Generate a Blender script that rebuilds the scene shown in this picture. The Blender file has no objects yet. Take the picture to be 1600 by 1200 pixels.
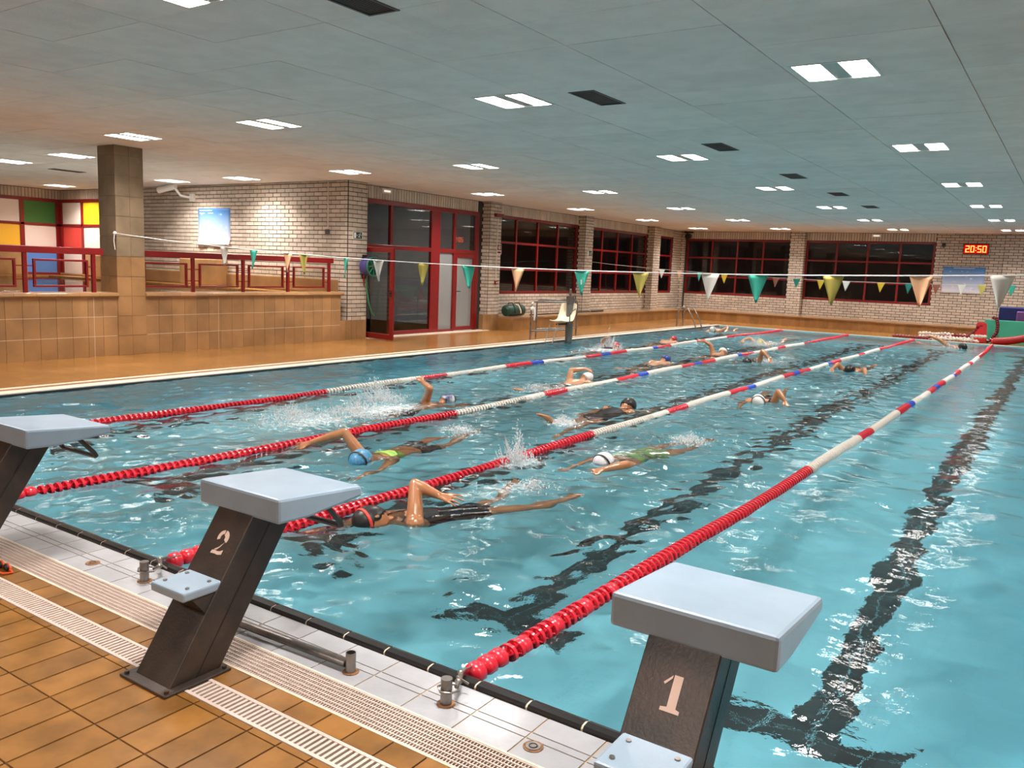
import bpy, bmesh, math, random
import numpy as np
from mathutils import Vector, Matrix
random.seed(7)
rng = np.random.default_rng(7)
SC = bpy.context.scene
COL = SC.collection
# ------------------------------------------------------------------ camera, world, exposure
CAM_Z = 1.69
F_PX, YAW, PITCH, ROLL = 1304.0, -0.589, -0.138, 0.039
def make_camera():
    cy, sy, cp, sp = math.cos(YAW), math.sin(YAW), math.cos(PITCH), math.sin(PITCH)
    f = Vector((sy * cp, cy * cp, sp)); r = Vector((cy, -sy, 0)); u = r.cross(f)
    cr, sr = math.cos(ROLL), math.sin(ROLL)
    r2 = cr * r + sr * u; u2 = -sr * r + cr * u
    m = Matrix((r2, u2, -f)).transposed().to_4x4()
    m.translation = Vector((0, 0, CAM_Z))
    cd = bpy.data.cameras.new('camera'); co = bpy.data.objects.new('camera', cd)
    cd.sensor_width = 36; cd.lens = F_PX * 36 / 1600; cd.clip_start = 0.05; cd.clip_end = 200
    co.matrix_world = m; COL.objects.link(co); SC.camera = co
make_camera()
wd = bpy.data.worlds.new('night'); SC.world = wd; wd.use_nodes = True
wd.node_tree.nodes['Background'].inputs[0].default_value = (0.030, 0.026, 0.025, 1)
wd.node_tree.nodes['Background'].inputs[1].default_value = 1.0
SC.view_settings.view_transform = 'Standard'
SC.view_settings.look = 'None'
SC.view_settings.gamma = 1.0
SC.view_settings.use_curve_mapping = False
SC.view_settings.exposure = 0.14
LAMP = 20.0                       # glow of the lamp tubes themselves
LAMP_W = 31.0                    # watts of each of the two lamps in a fitting
LAMP_COL = (1.0, 0.92, 0.86)
try:
    SC.cycles.use_denoising = True
    SC.cycles.max_bounces = 10; SC.cycles.diffuse_bounces = 5; SC.cycles.glossy_bounces = 4
    SC.cycles.transmission_bounces = 6; SC.cycles.transparent_max_bounces = 12
    SC.cycles.sample_clamp_indirect = 10.0
    SC.cycles.caustics_reflective = False; SC.cycles.caustics_refractive = True
    SC.cycles.blur_glossy = 0.5
except Exception as e:
    print(e)

# ------------------------------------------------------------------ levels and plan (metres; camera above x=0,y=0; water at z=0)
DECK = 0.03; CEIL = 3.38
XL = -10.05; XR = 0.06; YN = 2.60; YF = 27.60; DEPTH = -1.60
WX = -13.15            # left wall plane
PX = -12.90            # pillar fronts
WY = 31.40             # far wall
RY = 12.85             # recess back wall (faces the camera)
PARX = -12.87

# ------------------------------------------------------------------ materials
def N(nt, t, **kw):
    n = nt.nodes.new(t)
    for k, v in kw.items(): setattr(n, k, v)
    return n
def lk(nt, a, b): nt.links.new(a, b)
_m = {}
def mat(name, color, rough=0.5, metal=0.0, var=0.0, bump=0.0, bscale=60.0, hue=None, rnd=0.0, coat=0.0, spec=None, noise_scale=3.0):
    """plain surface with optional cloudy colour variation, per-piece variation and fine bump"""
    if name in _m: return _m[name]
    m = bpy.data.materials.new(name); m.use_nodes = True; nt = m.node_tree
    b = nt.nodes['Principled BSDF']
    b.inputs['Base Color'].default_value = (*color, 1); b.inputs['Roughness'].default_value = rough
    b.inputs['Metallic'].default_value = metal
    if coat: b.inputs['Coat Weight'].default_value = coat; b.inputs['Coat Roughness'].default_value = 0.12
    if spec is not None: b.inputs['Specular IOR Level'].default_value = spec
    col = None
    if var or rnd:
        rgb = N(nt, 'ShaderNodeRGB'); rgb.outputs[0].default_value = (*color, 1); col = rgb.outputs[0]
    if var:
        tc = N(nt, 'ShaderNodeNewGeometry'); no = N(nt, 'ShaderNodeTexNoise'); no.inputs['Scale'].default_value = noise_scale
        no.inputs['Detail'].default_value = 6; lk(nt, tc.outputs['Position'], no.inputs['Vector'])
        mx = N(nt, 'ShaderNodeMix', data_type='RGBA', blend_type='MIX')
        c2 = hue if hue else tuple(c * (1 - var) for c in color)
        mr = N(nt, 'ShaderNodeMapRange'); mr.inputs[1].default_value = 0.38; mr.inputs[2].default_value = 0.68
        lk(nt, no.outputs[0], mr.inputs[0]); lk(nt, mr.outputs[0], mx.inputs[0]); lk(nt, col, mx.inputs[6]); mx.inputs[7].default_value = (*c2, 1); col = mx.outputs[2]
    if rnd:
        ge = N(nt, 'ShaderNodeNewGeometry'); oi = N(nt, 'ShaderNodeObjectInfo')
        ad = N(nt, 'ShaderNodeMath', operation='ADD'); lk(nt, ge.outputs['Random Per Island'], ad.inputs[0]); lk(nt, oi.outputs['Random'], ad.inputs[1])
        fr = N(nt, 'ShaderNodeMath', operation='FRACT'); lk(nt, ad.outputs[0], fr.inputs[0])
        mr = N(nt, 'ShaderNodeMapRange'); mr.inputs[3].default_value = 1 - rnd; mr.inputs[4].default_value = 1 + rnd * 0.6; lk(nt, fr.outputs[0], mr.inputs[0])
        hs = N(nt, 'ShaderNodeHueSaturation'); lk(nt, mr.outputs[0], hs.inputs['Value']); lk(nt, col, hs.inputs['Color']); col = hs.outputs[0]
    if col is not None: lk(nt, col, b.inputs['Base Color'])
    if bump:
        tc = N(nt, 'ShaderNodeNewGeometry'); no = N(nt, 'ShaderNodeTexNoise'); no.inputs['Scale'].default_value = bscale; no.inputs['Detail'].default_value = 3
        lk(nt, tc.outputs['Position'], no.inputs['Vector'])
        bp = N(nt, 'ShaderNodeBump'); bp.inputs['Strength'].default_value = bump; bp.inputs['Distance'].default_value = 0.01
        lk(nt, no.outputs[0], bp.inputs['Height']); lk(nt, bp.outputs[0], b.inputs['Normal'])
    _m[name] = m
    return m
def emis(name, color, strength):
    m = bpy.data.materials.new(name); m.use_nodes = True; nt = m.node_tree; nt.nodes.clear()
    o = N(nt, 'ShaderNodeOutputMaterial'); e = N(nt, 'ShaderNodeEmission'); e.inputs[0].default_value = (*color, 1); e.inputs[1].default_value = strength
    lk(nt, e.outputs[0], o.inputs[0]); return m
def grid_mat(name, color, joint, sx, sy, axes='XY', rough=0.3, w=0.006, offset=0.0, var=0.12, bump=0.35, off=(0, 0)):
    """tiled surface too fine or too far off to pick tiles apart: a brick texture in world metres"""
    m = bpy.data.materials.new(name); m.use_nodes = True; nt = m.node_tree; b = nt.nodes['Principled BSDF']
    g = N(nt, 'ShaderNodeNewGeometry'); s = N(nt, 'ShaderNodeSeparateXYZ'); c = N(nt, 'ShaderNodeCombineXYZ'); lk(nt, g.outputs['Position'], s.inputs[0])
    for i, a in enumerate(axes):
        mt = N(nt, 'ShaderNodeMath', operation='ADD'); lk(nt, s.outputs['XYZ'.index(a)], mt.inputs[0]); mt.inputs[1].default_value = 100 + off[i]
        lk(nt, mt.outputs[0], c.inputs[i])
    br = N(nt, 'ShaderNodeTexBrick'); br.offset = offset; br.inputs['Scale'].default_value = 1
    br.inputs['Brick Width'].default_value = sx; br.inputs['Row Height'].default_value = sy; br.inputs['Mortar Size'].default_value = w; br.inputs['Mortar Smooth'].default_value = 0.3
    br.inputs['Color1'].default_value = (*color, 1); br.inputs['Color2'].default_value = (*[x * (1 - var) for x in color], 1); br.inputs['Mortar'].default_value = (*joint, 1)
    lk(nt, c.outputs[0], br.inputs['Vector']); lk(nt, br.outputs[0], b.inputs['Base Color'])
    bp = N(nt, 'ShaderNodeBump'); bp.inputs['Strength'].default_value = bump; bp.inputs['Distance'].default_value = 0.003; bp.invert = True
    lk(nt, br.outputs['Fac'], bp.inputs['Height']); lk(nt, bp.outputs[0], b.inputs['Normal']); b.inputs['Roughness'].default_value = rough
    return m

M = {}
M['brick'] = mat('cream_glazed_brick', (0.66, 0.555, 0.455), 0.38, var=0.10, rnd=0.16, noise_scale=5)
M['mortar'] = mat('dark_mortar', (0.055, 0.048, 0.042), 0.9, var=0.3)
M['tan_tile'] = mat('tan_wall_tile', (0.44, 0.245, 0.105), 0.28, var=0.30, rnd=0.16, noise_scale=2.2, coat=0.2)
M['tan_joint'] = mat('tan_tile_joint', (0.40, 0.25, 0.12), 0.8)
M['lime'] = mat('lime_scaled_joint', (0.80, 0.70, 0.55), 0.8)
M['deck_tile'] = mat('ochre_deck_tile', (0.345, 0.158, 0.038), 0.22, var=0.34, rnd=0.20, noise_scale=7, bump=0.06, bscale=25, coat=0.35)
M['deck_joint'] = mat('brown_joint', (0.10, 0.05, 0.03), 0.7)
M['deck_far'] = grid_mat('ochre_deck_tile_field', (0.38, 0.178, 0.048), (0.16, 0.08, 0.035), 0.152, 0.30, rough=0.22, var=0.25)
M['white_tile'] = mat('pale_edge_tile', (0.44, 0.45, 0.48), 0.30, var=0.12, rnd=0.08, noise_scale=9, coat=0.2, bump=0.1, bscale=40)
M['cream_joint'] = mat('cream_joint', (0.56, 0.40, 0.24), 0.8, var=0.4, noise_scale=12)
M['coping'] = mat('black_coping_tile', (0.010, 0.009, 0.009), 0.30)
M['pale_coping'] = mat('pale_coping', (0.80, 0.72, 0.60), 0.4, var=0.1)
M['grate'] = mat('cream_plastic_grate', (0.66, 0.54, 0.47), 0.4)
M['gutter'] = mat('gutter_dark', (0.03, 0.025, 0.022), 0.6)
M['basin'] = grid_mat('pale_blue_basin_tile', (0.29, 0.79, 0.93), (0.26, 0.72, 0.85), 0.25, 0.125, rough=0.5, w=0.004, var=0.05, bump=0.0)
M['basin_wy'] = grid_mat('pale_blue_basin_tile_a', (0.29, 0.79, 0.93), (0.26, 0.72, 0.85), 0.25, 0.125, axes='YZ', rough=0.5, w=0.004, var=0.05, bump=0.0)
M['basin_wx'] = grid_mat('pale_blue_basin_tile_b', (0.29, 0.79, 0.93), (0.26, 0.72, 0.85), 0.25, 0.125, axes='XZ', rough=0.5, w=0.004, var=0.05, bump=0.0)
M['black_tile'] = mat('lane_mark_black_tile', (0.012, 0.016, 0.018), 0.4)
M['ceil'] = mat('grey_fibre_panel', (0.84, 0.79, 0.765), 0.95, var=0.09, rnd=0.05, bump=0.25, bscale=40, noise_scale=4)
M['ceil_gap'] = mat('ceiling_gap', (0.10, 0.10, 0.10), 0.9)
M['plaster'] = mat('plain_plaster', (0.55, 0.48, 0.40), 0.8)
M['red'] = mat('red_painted_metal', (0.205, 0.007, 0.007), 0.35, coat=0.1)
M['reveal'] = mat('dark_reveal', (0.03, 0.02, 0.02), 0.5)
M['black'] = mat('black_plastic', (0.012, 0.012, 0.012), 0.4)
M['charcoal'] = mat('charcoal_painted_steel', (0.034, 0.026, 0.021), 0.38, var=0.45, hue=(0.065, 0.042, 0.03), noise_scale=8, bump=0.12, bscale=90)
M['blue_slab'] = mat('pale_blue_moulded_plastic', (0.32, 0.43, 0.54), 0.35, var=0.10, noise_scale=6, bump=0.10, bscale=260, coat=0.15)
M['steel'] = mat('worn_steel', (0.42, 0.38, 0.34), 0.28, metal=0.9, var=0.4, noise_scale=30)
M['tube'] = mat('brushed_tube', (0.30, 0.27, 0.25), 0.3, metal=0.8, var=0.4, noise_scale=12)
M['rust'] = mat('rust_stain', (0.34, 0.17, 0.08), 0.9, var=0.5, noise_scale=50)
M['paint_num'] = mat('stencilled_pink_white', (0.80, 0.58, 0.48), 0.6)
M['white_p'] = mat('white_plastic', (0.80, 0.78, 0.74), 0.4)
M['rope_red'] = mat('red_float', (0.72, 0.022, 0.045), 0.28, coat=0.3)
M['rope_white'] = mat('white_float', (0.80, 0.76, 0.70), 0.35)
M['rope_blue'] = mat('blue_float', (0.03, 0.09, 0.55), 0.3)
M['skin'] = mat('wet_skin', (0.50, 0.22, 0.095), 0.30, var=0.25, hue=(0.42, 0.165, 0.07), noise_scale=9, coat=0.4)
M['skin_pale'] = mat('wet_pale_skin', (0.62, 0.33, 0.19), 0.30, var=0.25, hue=(0.52, 0.25, 0.13), noise_scale=9, coat=0.4)
M['green_m'] = mat('green_foam_mat', (0.055, 0.52, 0.33), 0.6, var=0.08)
M['red_f'] = mat('bright_red_foam', (0.80, 0.03, 0.035), 0.5)
M['navy'] = mat('dark_blue_foam', (0.02, 0.03, 0.18), 0.6)
M['lilac'] = mat('lilac_foam', (0.32, 0.12, 0.42), 0.6)
M['foam'] = mat('white_water_foam', (0.86, 0.90, 0.92), 0.35)
M['lamp'] = emis('lit_lamp', LAMP_COL, LAMP)

def glass_mat(name, tint=(0.9, 0.92, 0.92), ior=1.5, rough=0.0, refl=1.0):
    m = bpy.data.materials.new(name); m.use_nodes = True; nt = m.node_tree; nt.nodes.clear()
    o = N(nt, 'ShaderNodeOutputMaterial'); t = N(nt, 'ShaderNodeBsdfTransparent'); g = N(nt, 'ShaderNodeBsdfGlossy'); f = N(nt, 'ShaderNodeFresnel'); mx = N(nt, 'ShaderNodeMixShader')
    t.inputs[0].default_value = (*tint, 1); g.inputs['Roughness'].default_value = rough; f.inputs[0].default_value = ior
    g.inputs[0].default_value = (refl, refl, refl, 1)
    ge = N(nt, 'ShaderNodeNewGeometry'); sb = N(nt, 'ShaderNodeMath', operation='SUBTRACT'); sb.inputs[0].default_value = 1; lk(nt, ge.outputs['Backfacing'], sb.inputs[1])
    ml = N(nt, 'ShaderNodeMath', operation='MULTIPLY'); lk(nt, f.outputs[0], ml.inputs[0]); lk(nt, sb.outputs[0], ml.inputs[1])
    lk(nt, ml.outputs[0], mx.inputs[0]); lk(nt, t.outputs[0], mx.inputs[1]); lk(nt, g.outputs[0], mx.inputs[2]); lk(nt, mx.outputs[0], o.inputs[0])
    return m
M['glass'] = glass_mat('window_glass', (0.80, 0.80, 0.80), 1.6)
M['glass_milky'] = glass_mat('clear_door_glass', (0.8, 0.82, 0.82), 1.6)
M['perspex'] = glass_mat('clear_rail_panel', (0.92, 0.90, 0.86), 1.35)

def frosted():
    m = bpy.data.materials.new('frosted_door_glass'); m.use_nodes = True; nt = m.node_tree
    b = nt.nodes['Principled BSDF']; o = nt.nodes['Material Output']; b.inputs['Base Color'].default_value = (0.42, 0.44, 0.44, 1); b.inputs['Roughness'].default_value = 0.25
    t = N(nt, 'ShaderNodeBsdfTransparent'); mx = N(nt, 'ShaderNodeMixShader'); mx.inputs[0].default_value = 0.45
    lk(nt, t.outputs[0], mx.inputs[1]); lk(nt, b.outputs[0], mx.inputs[2]); lk(nt, mx.outputs[0], o.inputs[0]); return m
M['frost'] = frosted()

def water_mat(name, clear=0.03, bump=0.25, foam=True):
    """water: Fresnel reflection over refraction; a share passes unbent so lamp light reaches the basin"""
    m = bpy.data.materials.new(name); m.use_nodes = True; nt = m.node_tree; nt.nodes.clear()
    o = N(nt, 'ShaderNodeOutputMaterial')
    t = N(nt, 'ShaderNodeBsdfTransparent'); r = N(nt, 'ShaderNodeBsdfRefraction'); g = N(nt, 'ShaderNodeBsdfGlossy'); f = N(nt, 'ShaderNodeFresnel')
    t.inputs[0].default_value = (0.93, 0.98, 0.99, 1); r.inputs[0].default_value = (0.93, 0.98, 0.99, 1); r.inputs['IOR'].default_value = 1.33; r.inputs['Roughness'].default_value = 0.0
    g.inputs['Roughness'].default_value = 0.02; f.inputs[0].default_value = 1.33
    ge = N(nt, 'ShaderNodeNewGeometry')
    at = N(nt, 'ShaderNodeAttribute', attribute_name='foam')
    n1 = N(nt, 'ShaderNodeTexNoise'); n1.inputs['Scale'].default_value = 9; n1.inputs['Detail'].default_value = 4; lk(nt, ge.outputs['Position'], n1.inputs['Vector'])
    n2 = N(nt, 'ShaderNodeTexNoise'); n2.inputs['Scale'].default_value = 34; n2.inputs['Detail'].default_value = 3; lk(nt, ge.outputs['Position'], n2.inputs['Vector'])
    m2 = N(nt, 'ShaderNodeMath', operation='MULTIPLY'); lk(nt, n2.outputs[0], m2.inputs[0]); 
    am = N(nt, 'ShaderNodeMath', operation='MULTIPLY_ADD'); lk(nt, at.outputs['Fac'], am.inputs[0]); am.inputs[1].default_value = 0.5; am.inputs[2].default_value = 0.10
    lk(nt, am.outputs[0], m2.inputs[1])
    sm = N(nt, 'ShaderNodeMath', operation='ADD'); lk(nt, n1.outputs[0], sm.inputs[0]); lk(nt, m2.outputs[0], sm.inputs[1])
    bp = N(nt, 'ShaderNodeBump'); bp.inputs['Strength'].default_value = bump; bp.inputs['Distance'].default_value = 0.012; lk(nt, sm.outputs[0], bp.inputs['Height'])
    for n in (r, g, f): lk(nt, bp.outputs[0], n.inputs['Normal'])
    a = N(nt, 'ShaderNodeMixShader'); a.inputs[0].default_value = clear; lk(nt, r.outputs[0], a.inputs[1]); lk(nt, t.outputs[0], a.inputs[2])
    b = N(nt, 'ShaderNodeMixShader'); lk(nt, f.outputs[0], b.inputs[0]); lk(nt, a.outputs[0], b.inputs[1]); lk(nt, g.outputs[0], b.inputs[2])
    last = b
    if foam:
        d = N(nt, 'ShaderNodeBsdfDiffuse'); d.inputs[0].default_value = (0.80, 0.88, 0.90, 1)
        n3 = N(nt, 'ShaderNodeTexNoise'); n3.inputs['Scale'].default_value = 16; n3.inputs['Detail'].default_value = 8; n3.inputs['Roughness'].default_value = 0.75; lk(nt, ge.outputs['Position'], n3.inputs['Vector'])
        ad = N(nt, 'ShaderNodeMath', operation='MULTIPLY_ADD'); lk(nt, at.outputs['Fac'], ad.inputs[0]); ad.inputs[1].default_value = 0.42; lk(nt, n3.outputs[0], ad.inputs[2])
        mr = N(nt, 'ShaderNodeMapRange'); mr.inputs[1].default_value = 0.74; mr.inputs[2].default_value = 0.98; mr.inputs[4].default_value = 0.75; lk(nt, ad.outputs[0], mr.inputs[0])
        c = N(nt, 'ShaderNodeMixShader'); lk(nt, mr.outputs[0], c.inputs[0]); lk(nt, b.outputs[0], c.inputs[1]); lk(nt, d.outputs[0], c.inputs[2]); last = c
    lk(nt, last.outputs[0], o.inputs[0])
    return m
M['water'] = water_mat('pool_water')
M['water2'] = water_mat('shallow_water', clear=0.5, bump=0.06, foam=False)

# ------------------------------------------------------------------ mesh helpers
class MB:
    def __init__(s): s.v = []; s.f = []
    def add(s, v, f):
        o = len(s.v); s.v += [tuple(p) for p in v]; s.f += [tuple(i + o for i in q) for q in f]; return s
    def box(s, x0, x1, y0, y1, z0, z1):
        return s.add([(x0, y0, z0), (x1, y0, z0), (x1, y1, z0), (x0, y1, z0), (x0, y0, z1), (x1, y0, z1), (x1, y1, z1), (x0, y1, z1)],
                     [(0, 3, 2, 1), (4, 5, 6, 7), (0, 1, 5, 4), (1, 2, 6, 5), (2, 3, 7, 6), (3, 0, 4, 7)])
    def loft(s, rings, cap=True, close=False):
        n = len(rings[0]); v = [p for r in rings for p in r]; f = []
        k = len(rings)
        for i in range(k - 1 if not close else k):
            for j in range(n):
                a = i * n + j; b = i * n + (j + 1) % n; c = ((i + 1) % k) * n + (j + 1) % n; d = ((i + 1) % k) * n + j
                f.append((a, b, c, d))
        if cap and not close: f += [tuple(range(n))[::-1], tuple((k - 1) * n + j for j in range(n))]
        return s.add(v, f)
    def tube(s, pts, r, n=8, close=False, flat=1.0, up=None):
        pts = [Vector(p) for p in pts]; rr = r if isinstance(r, (list, tuple)) else [r] * len(pts)
        rings = []; ref = Vector(up) if up else None
        for i, p in enumerate(pts):
            if close: d = pts[(i + 1) % len(pts)] - pts[i - 1]
            else: d = pts[min(i + 1, len(pts) - 1)] - pts[max(i - 1, 0)]
            d.normalize()
            if ref is None: ref = Vector((0, 0, 1)) if abs(d.z) < 0.9 else Vector((1, 0, 0))
            a = d.cross(ref); a = a.normalized() if a.length > 1e-6 else d.orthogonal().normalized(); b = a.cross(d).normalized()
            if not up: ref = b
            q = rr[i]
            ra, rb = q if isinstance(q, (tuple, list)) else (q, q * flat)
            rings.append([p + a * (ra * math.cos(t)) + b * (rb * math.sin(t)) for t in [2 * math.pi * j / n for j in range(n)]])
        return s.loft(rings, True, close)
    def sphere(s, c, r, nu=12, nv=8, R=None):
        rx, ry, rz = r if isinstance(r, (tuple, list)) else (r, r, r); c = Vector(c)
        v = []; f = []
        for i in range(1, nv):
            t = math.pi * i / nv
            for j in range(nu):
                p = 2 * math.pi * j / nu; q = Vector((rx * math.sin(t) * math.cos(p), ry * math.sin(t) * math.sin(p), rz * math.cos(t)))
                v.append(c + (R @ q if R else q))
        a = len(v); q = Vector((0, 0, rz)); v += [c + (R @ q if R else q), c - (R @ q if R else q)]
        for i in range(nv - 2):
            for j in range(nu): f.append((i * nu + j, (i + 1) * nu + j, (i + 1) * nu + (j + 1) % nu, i * nu + (j + 1) % nu))
        for j in range(nu):
            f.append((a, j, (j + 1) % nu)); f.append((a + 1, (nv - 2) * nu + (j + 1) % nu, (nv - 2) * nu + j))
        return s.add(v, f)
    def prism(s, poly, axis, a, b):
        """poly: 2-D points in the plane of the two other axes; extruded along axis from a to b"""
        def P(u, v, w): return {'x': (w, u, v), 'y': (u, w, v), 'z': (u, v, w)}[axis]
        n = len(poly)
        return s.add([P(u, v, a) for u, v in poly] + [P(u, v, b) for u, v in poly],
                     [tuple(range(n)), tuple(range(2 * n - 1, n - 1, -1))] + [(i, i + n, (i + 1) % n + n, (i + 1) % n) for i in range(n)])
    def mesh(s, name, m, smooth=False, fix=True):
        me = bpy.data.meshes.new(name); me.from_pydata(s.v, [], s.f)
        if fix:
            bm = bmesh.new(); bm.from_mesh(me); bmesh.ops.recalc_face_normals(bm, faces=bm.faces); bm.to_mesh(me); bm.free()
        if smooth: me.polygons.foreach_set('use_smooth', [True] * len(me.polygons))
        if m is not None: me.materials.append(M[m] if isinstance(m, str) else m)
        me.update(); return me
def sharp(me, ang=40):
    try: me.set_sharp_from_angle(angle=math.radians(ang))
    except Exception: pass
def link(name, me, parent=None, loc=None, kind=None, label=None, cat=None, group=None, bevel=0, scale=None, rot=None, seg=2):
    o = bpy.data.objects.new(name, me); COL.objects.link(o)
    if parent is not None: o.parent = parent
    if loc is not None: o.location = loc
    if scale is not None: o.scale = scale
    if rot is not None: o.rotation_euler = rot
    if kind: o['kind'] = kind
    if label: o['label'] = label
    if cat: o['category'] = cat
    if group: o['group'] = group
    if bevel:
        b = o.modifiers.new('bevel', 'BEVEL'); b.width = bevel; b.segments = seg; b.limit_method = 'ANGLE'
    return o
def thing(name, label, cat, loc=(0, 0, 0), group=None, kind=None, rot=None):
    o = bpy.data.objects.new(name, None); COL.objects.link(o); o.location = loc; o.empty_display_size = 0.1
    o['label'] = label; o['category'] = cat
    if group: o['group'] = group
    if kind: o['kind'] = kind
    if rot: o.rotation_euler = rot
    return o
def struct(name, mb, m, parent=None, smooth=False, bevel=0):
    return link(name, mb.mesh(name, m, smooth), parent, kind=None if parent else 'structure', bevel=bevel)
def part(name, mb, m, parent, smooth=False, bevel=0, label=None):
    me = mb.mesh(name, m, smooth)
    if smooth: sharp(me)
    return link(name, me, parent, bevel=bevel, label=label)
CAM = Vector((0, 0, CAM_Z))
def split_pieces(pieces, n=300, key=None):
    key = key or (lambda b: sum((((b[i * 2] + b[i * 2 + 1]) / 2) - CAM[i]) ** 2 for i in range(3)))
    p = sorted(pieces, key=key); return p[:n], p[n:]
UNIT = {}
def unit(mname):
    if mname not in UNIT: UNIT[mname] = MB().box(-.5, .5, -.5, .5, -.5, .5).mesh('unit_' + mname, mname)
    return UNIT[mname]
def pieces(name, boxes, mname, parent, n=300, rest=None, jitter=0.0, key=None, visible=None):
    """laid pieces (bricks, tiles): the nearest n as parts that share one mesh, the rest as one stuff part"""
    if visible: 
        vis = [b for b in boxes if visible(b)]; hid = [b for b in boxes if not visible(b)]
    else: vis, hid = boxes, []
    a, b = split_pieces(vis, n, key)
    for q in a:
        o = link(name, unit(mname), parent, loc=[(q[0] + q[1]) / 2 + random.uniform(-jitter, jitter), (q[2] + q[3]) / 2 + random.uniform(-jitter, jitter), (q[4] + q[5]) / 2 + random.uniform(-jitter, jitter) * .5],
                 scale=[max(q[1] - q[0], .001), max(q[3] - q[2], .001), max(q[5] - q[4], .001)])
    b = b + hid
    if b:
        mb = MB()
        for q in b: mb.box(*q)
        link(rest or name + 's_beyond', mb.mesh(rest or name, mname, fix=False), parent, kind='stuff')

# ------------------------------------------------------------------ room shell
def free_spans(u0, u1, z0, z1, holes):
    sp = [(u0, u1)]
    for h0, h1, a, b in holes:
        if b <= z0 + 0.02 or a >= z1 - 0.02: continue
        ns = []
        for s, e in sp:
            if h1 <= s or h0 >= e: ns.append((s, e)); continue
            if h0 > s: ns.append((s, h0))
            if h1 < e: ns.append((h1, e))
        sp = ns
    return sp
BL, BH, JT = 0.265, 0.0905, 0.016
def courses(u0, u1, z0, z1, holes=(), soldier=None):
    out = []; k = 0; z = z0
    top = soldier if soldier else z1
    while z < top - 0.02:
        zz = min(z + BH, top); off = 0 if k % 2 == 0 else BL / 2
        for s, e in free_spans(u0, u1, z, zz, holes):
            i0 = math.floor((s - off) / BL)
            x = i0 * BL + off
            while x < e:
                a, b = max(x, s), min(x + BL, e)
                if b - a > 0.035: out.append((a + JT / 2, b - JT / 2, z + JT / 2, zz - JT / 2))
                x += BL
        z = zz; k += 1
    if soldier:
        x = u0
        while x < u1 - 0.03:
            out.append((x + JT / 2, min(x + BH, u1) - JT / 2, soldier + JT / 2, z1 - 0.012)); x += BH
    return out
PROUD = 0.012
def bricks_x(plane, sign, rects):  # wall facing +-x; u = y
    return [(plane, plane + PROUD, a, b, c, d) if sign > 0 else (plane - PROUD, plane, a, b, c, d) for a, b, c, d in rects]
def bricks_y(plane, sign, rects):
    return [(a, b, plane - PROUD, plane, c, d) if sign < 0 else (a, b, plane, plane + PROUD, c, d) for a, b, c, d in rects]

ZS, ZT = 0.98, 3.09     # sill and head of every opening
# ---- left wall: behind pillars
wl = MB()
PIL = [(12.86, 13.43), (17.98, 18.50), (23.08, 23.60), (28.15, 28.72)]
WIN_L = [(18.50, 23.08), (23.60, 28.15), (29.30, 30.45)]
wl.box(WX - 0.25, WX, 17.80, 18.50, 0, CEIL)
for (a, b) in WIN_L:
    wl.box(WX - 0.25, WX, a, b, 0, ZS); wl.box(WX - 0.25, WX, a, b, ZT, CEIL)
wl.box(WX - 0.25, WX, 23.08, 23.60, 0, CEIL); wl.box(WX - 0.25, WX, 28.15, 29.30, 0, CEIL); wl.box(WX - 0.25, WX, 30.45, WY, 0, CEIL)
wl.box(WX - 0.25, WX, 13.43, 17.80, 3.09, CEIL); wl.box(WX - 0.25, WX, 12.86, 13.52, 0, CEIL)
for a, b in PIL: wl.box(WX, PX, a, b, 0, CEIL)
wall_left = struct('wall_left', wl, 'mortar')
bb = []
bb += bricks_x(WX, 1, courses(13.43, 17.80, 3.09, CEIL, soldier=3.09))
bb += bricks_x(WX, 1, courses(18.50, 23.08, 0.346, CEIL, [(18.50, 23.08, ZS, ZT)], soldier=ZT))
bb += bricks_x(WX, 1, courses(23.60, 28.15, 0.346, CEIL, [(23.60, 28.15, ZS, ZT)], soldier=ZT))
bb += bricks_x(WX, 1, courses(28.72, WY, 0.346, CEIL, [(29.30, 30.45, ZS, CEIL)]))
bb += bricks_x(WX, 1, courses(29.30, 30.45, ZT, CEIL, soldier=ZT))
for i, (a, b) in enumerate(PIL):
    base = 0.436 if i < 2 else 0.346
    bb += bricks_x(PX, 1, courses(a, b, base, CEIL))
    if i: bb += bricks_y(a, -1, courses(WX, PX, base, CEIL))
pieces('brick', bb, 'brick', wall_left, 300, rest='bricks_beyond')
# ---- recess wall facing the camera (behind the raised children's pool)
wr = MB(); wr.box(-24.6, -13.1, RY, RY + 0.25, 0, CEIL)
wall_recess = struct('wall_recess', wr, 'mortar')
rb = bricks_y(RY, -1, courses(-24.3, -12.90, 0.98, CEIL, [(-24.3, -21.0, 0.9, CEIL)]))
rb += bricks_y(RY, -1, courses(-13.17, -12.90, 0.437, 0.98))
rb += bricks_y(RY, -1, courses(-24.3, -21.0, ZT + .02, CEIL, soldier=ZT + .02))
pieces('brick', rb, 'brick', wall_recess, 300, rest='bricks_beyond', key=lambda q: abs((q[0] + q[1]) / 2 + 16.0))
# ---- far left wall of the recess with the coloured panels
wp = MB(); wp.box(-24.6, -24.3, 2.0, RY, 0, CEIL)
wall_far_left = struct('wall_panels', wp, 'mortar')
pieces('brick', bricks_x(-24.3, 1, courses(8.0, RY, ZT + .02, CEIL, soldier=ZT + .02)), 'brick', wall_far_left, 90)
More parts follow.
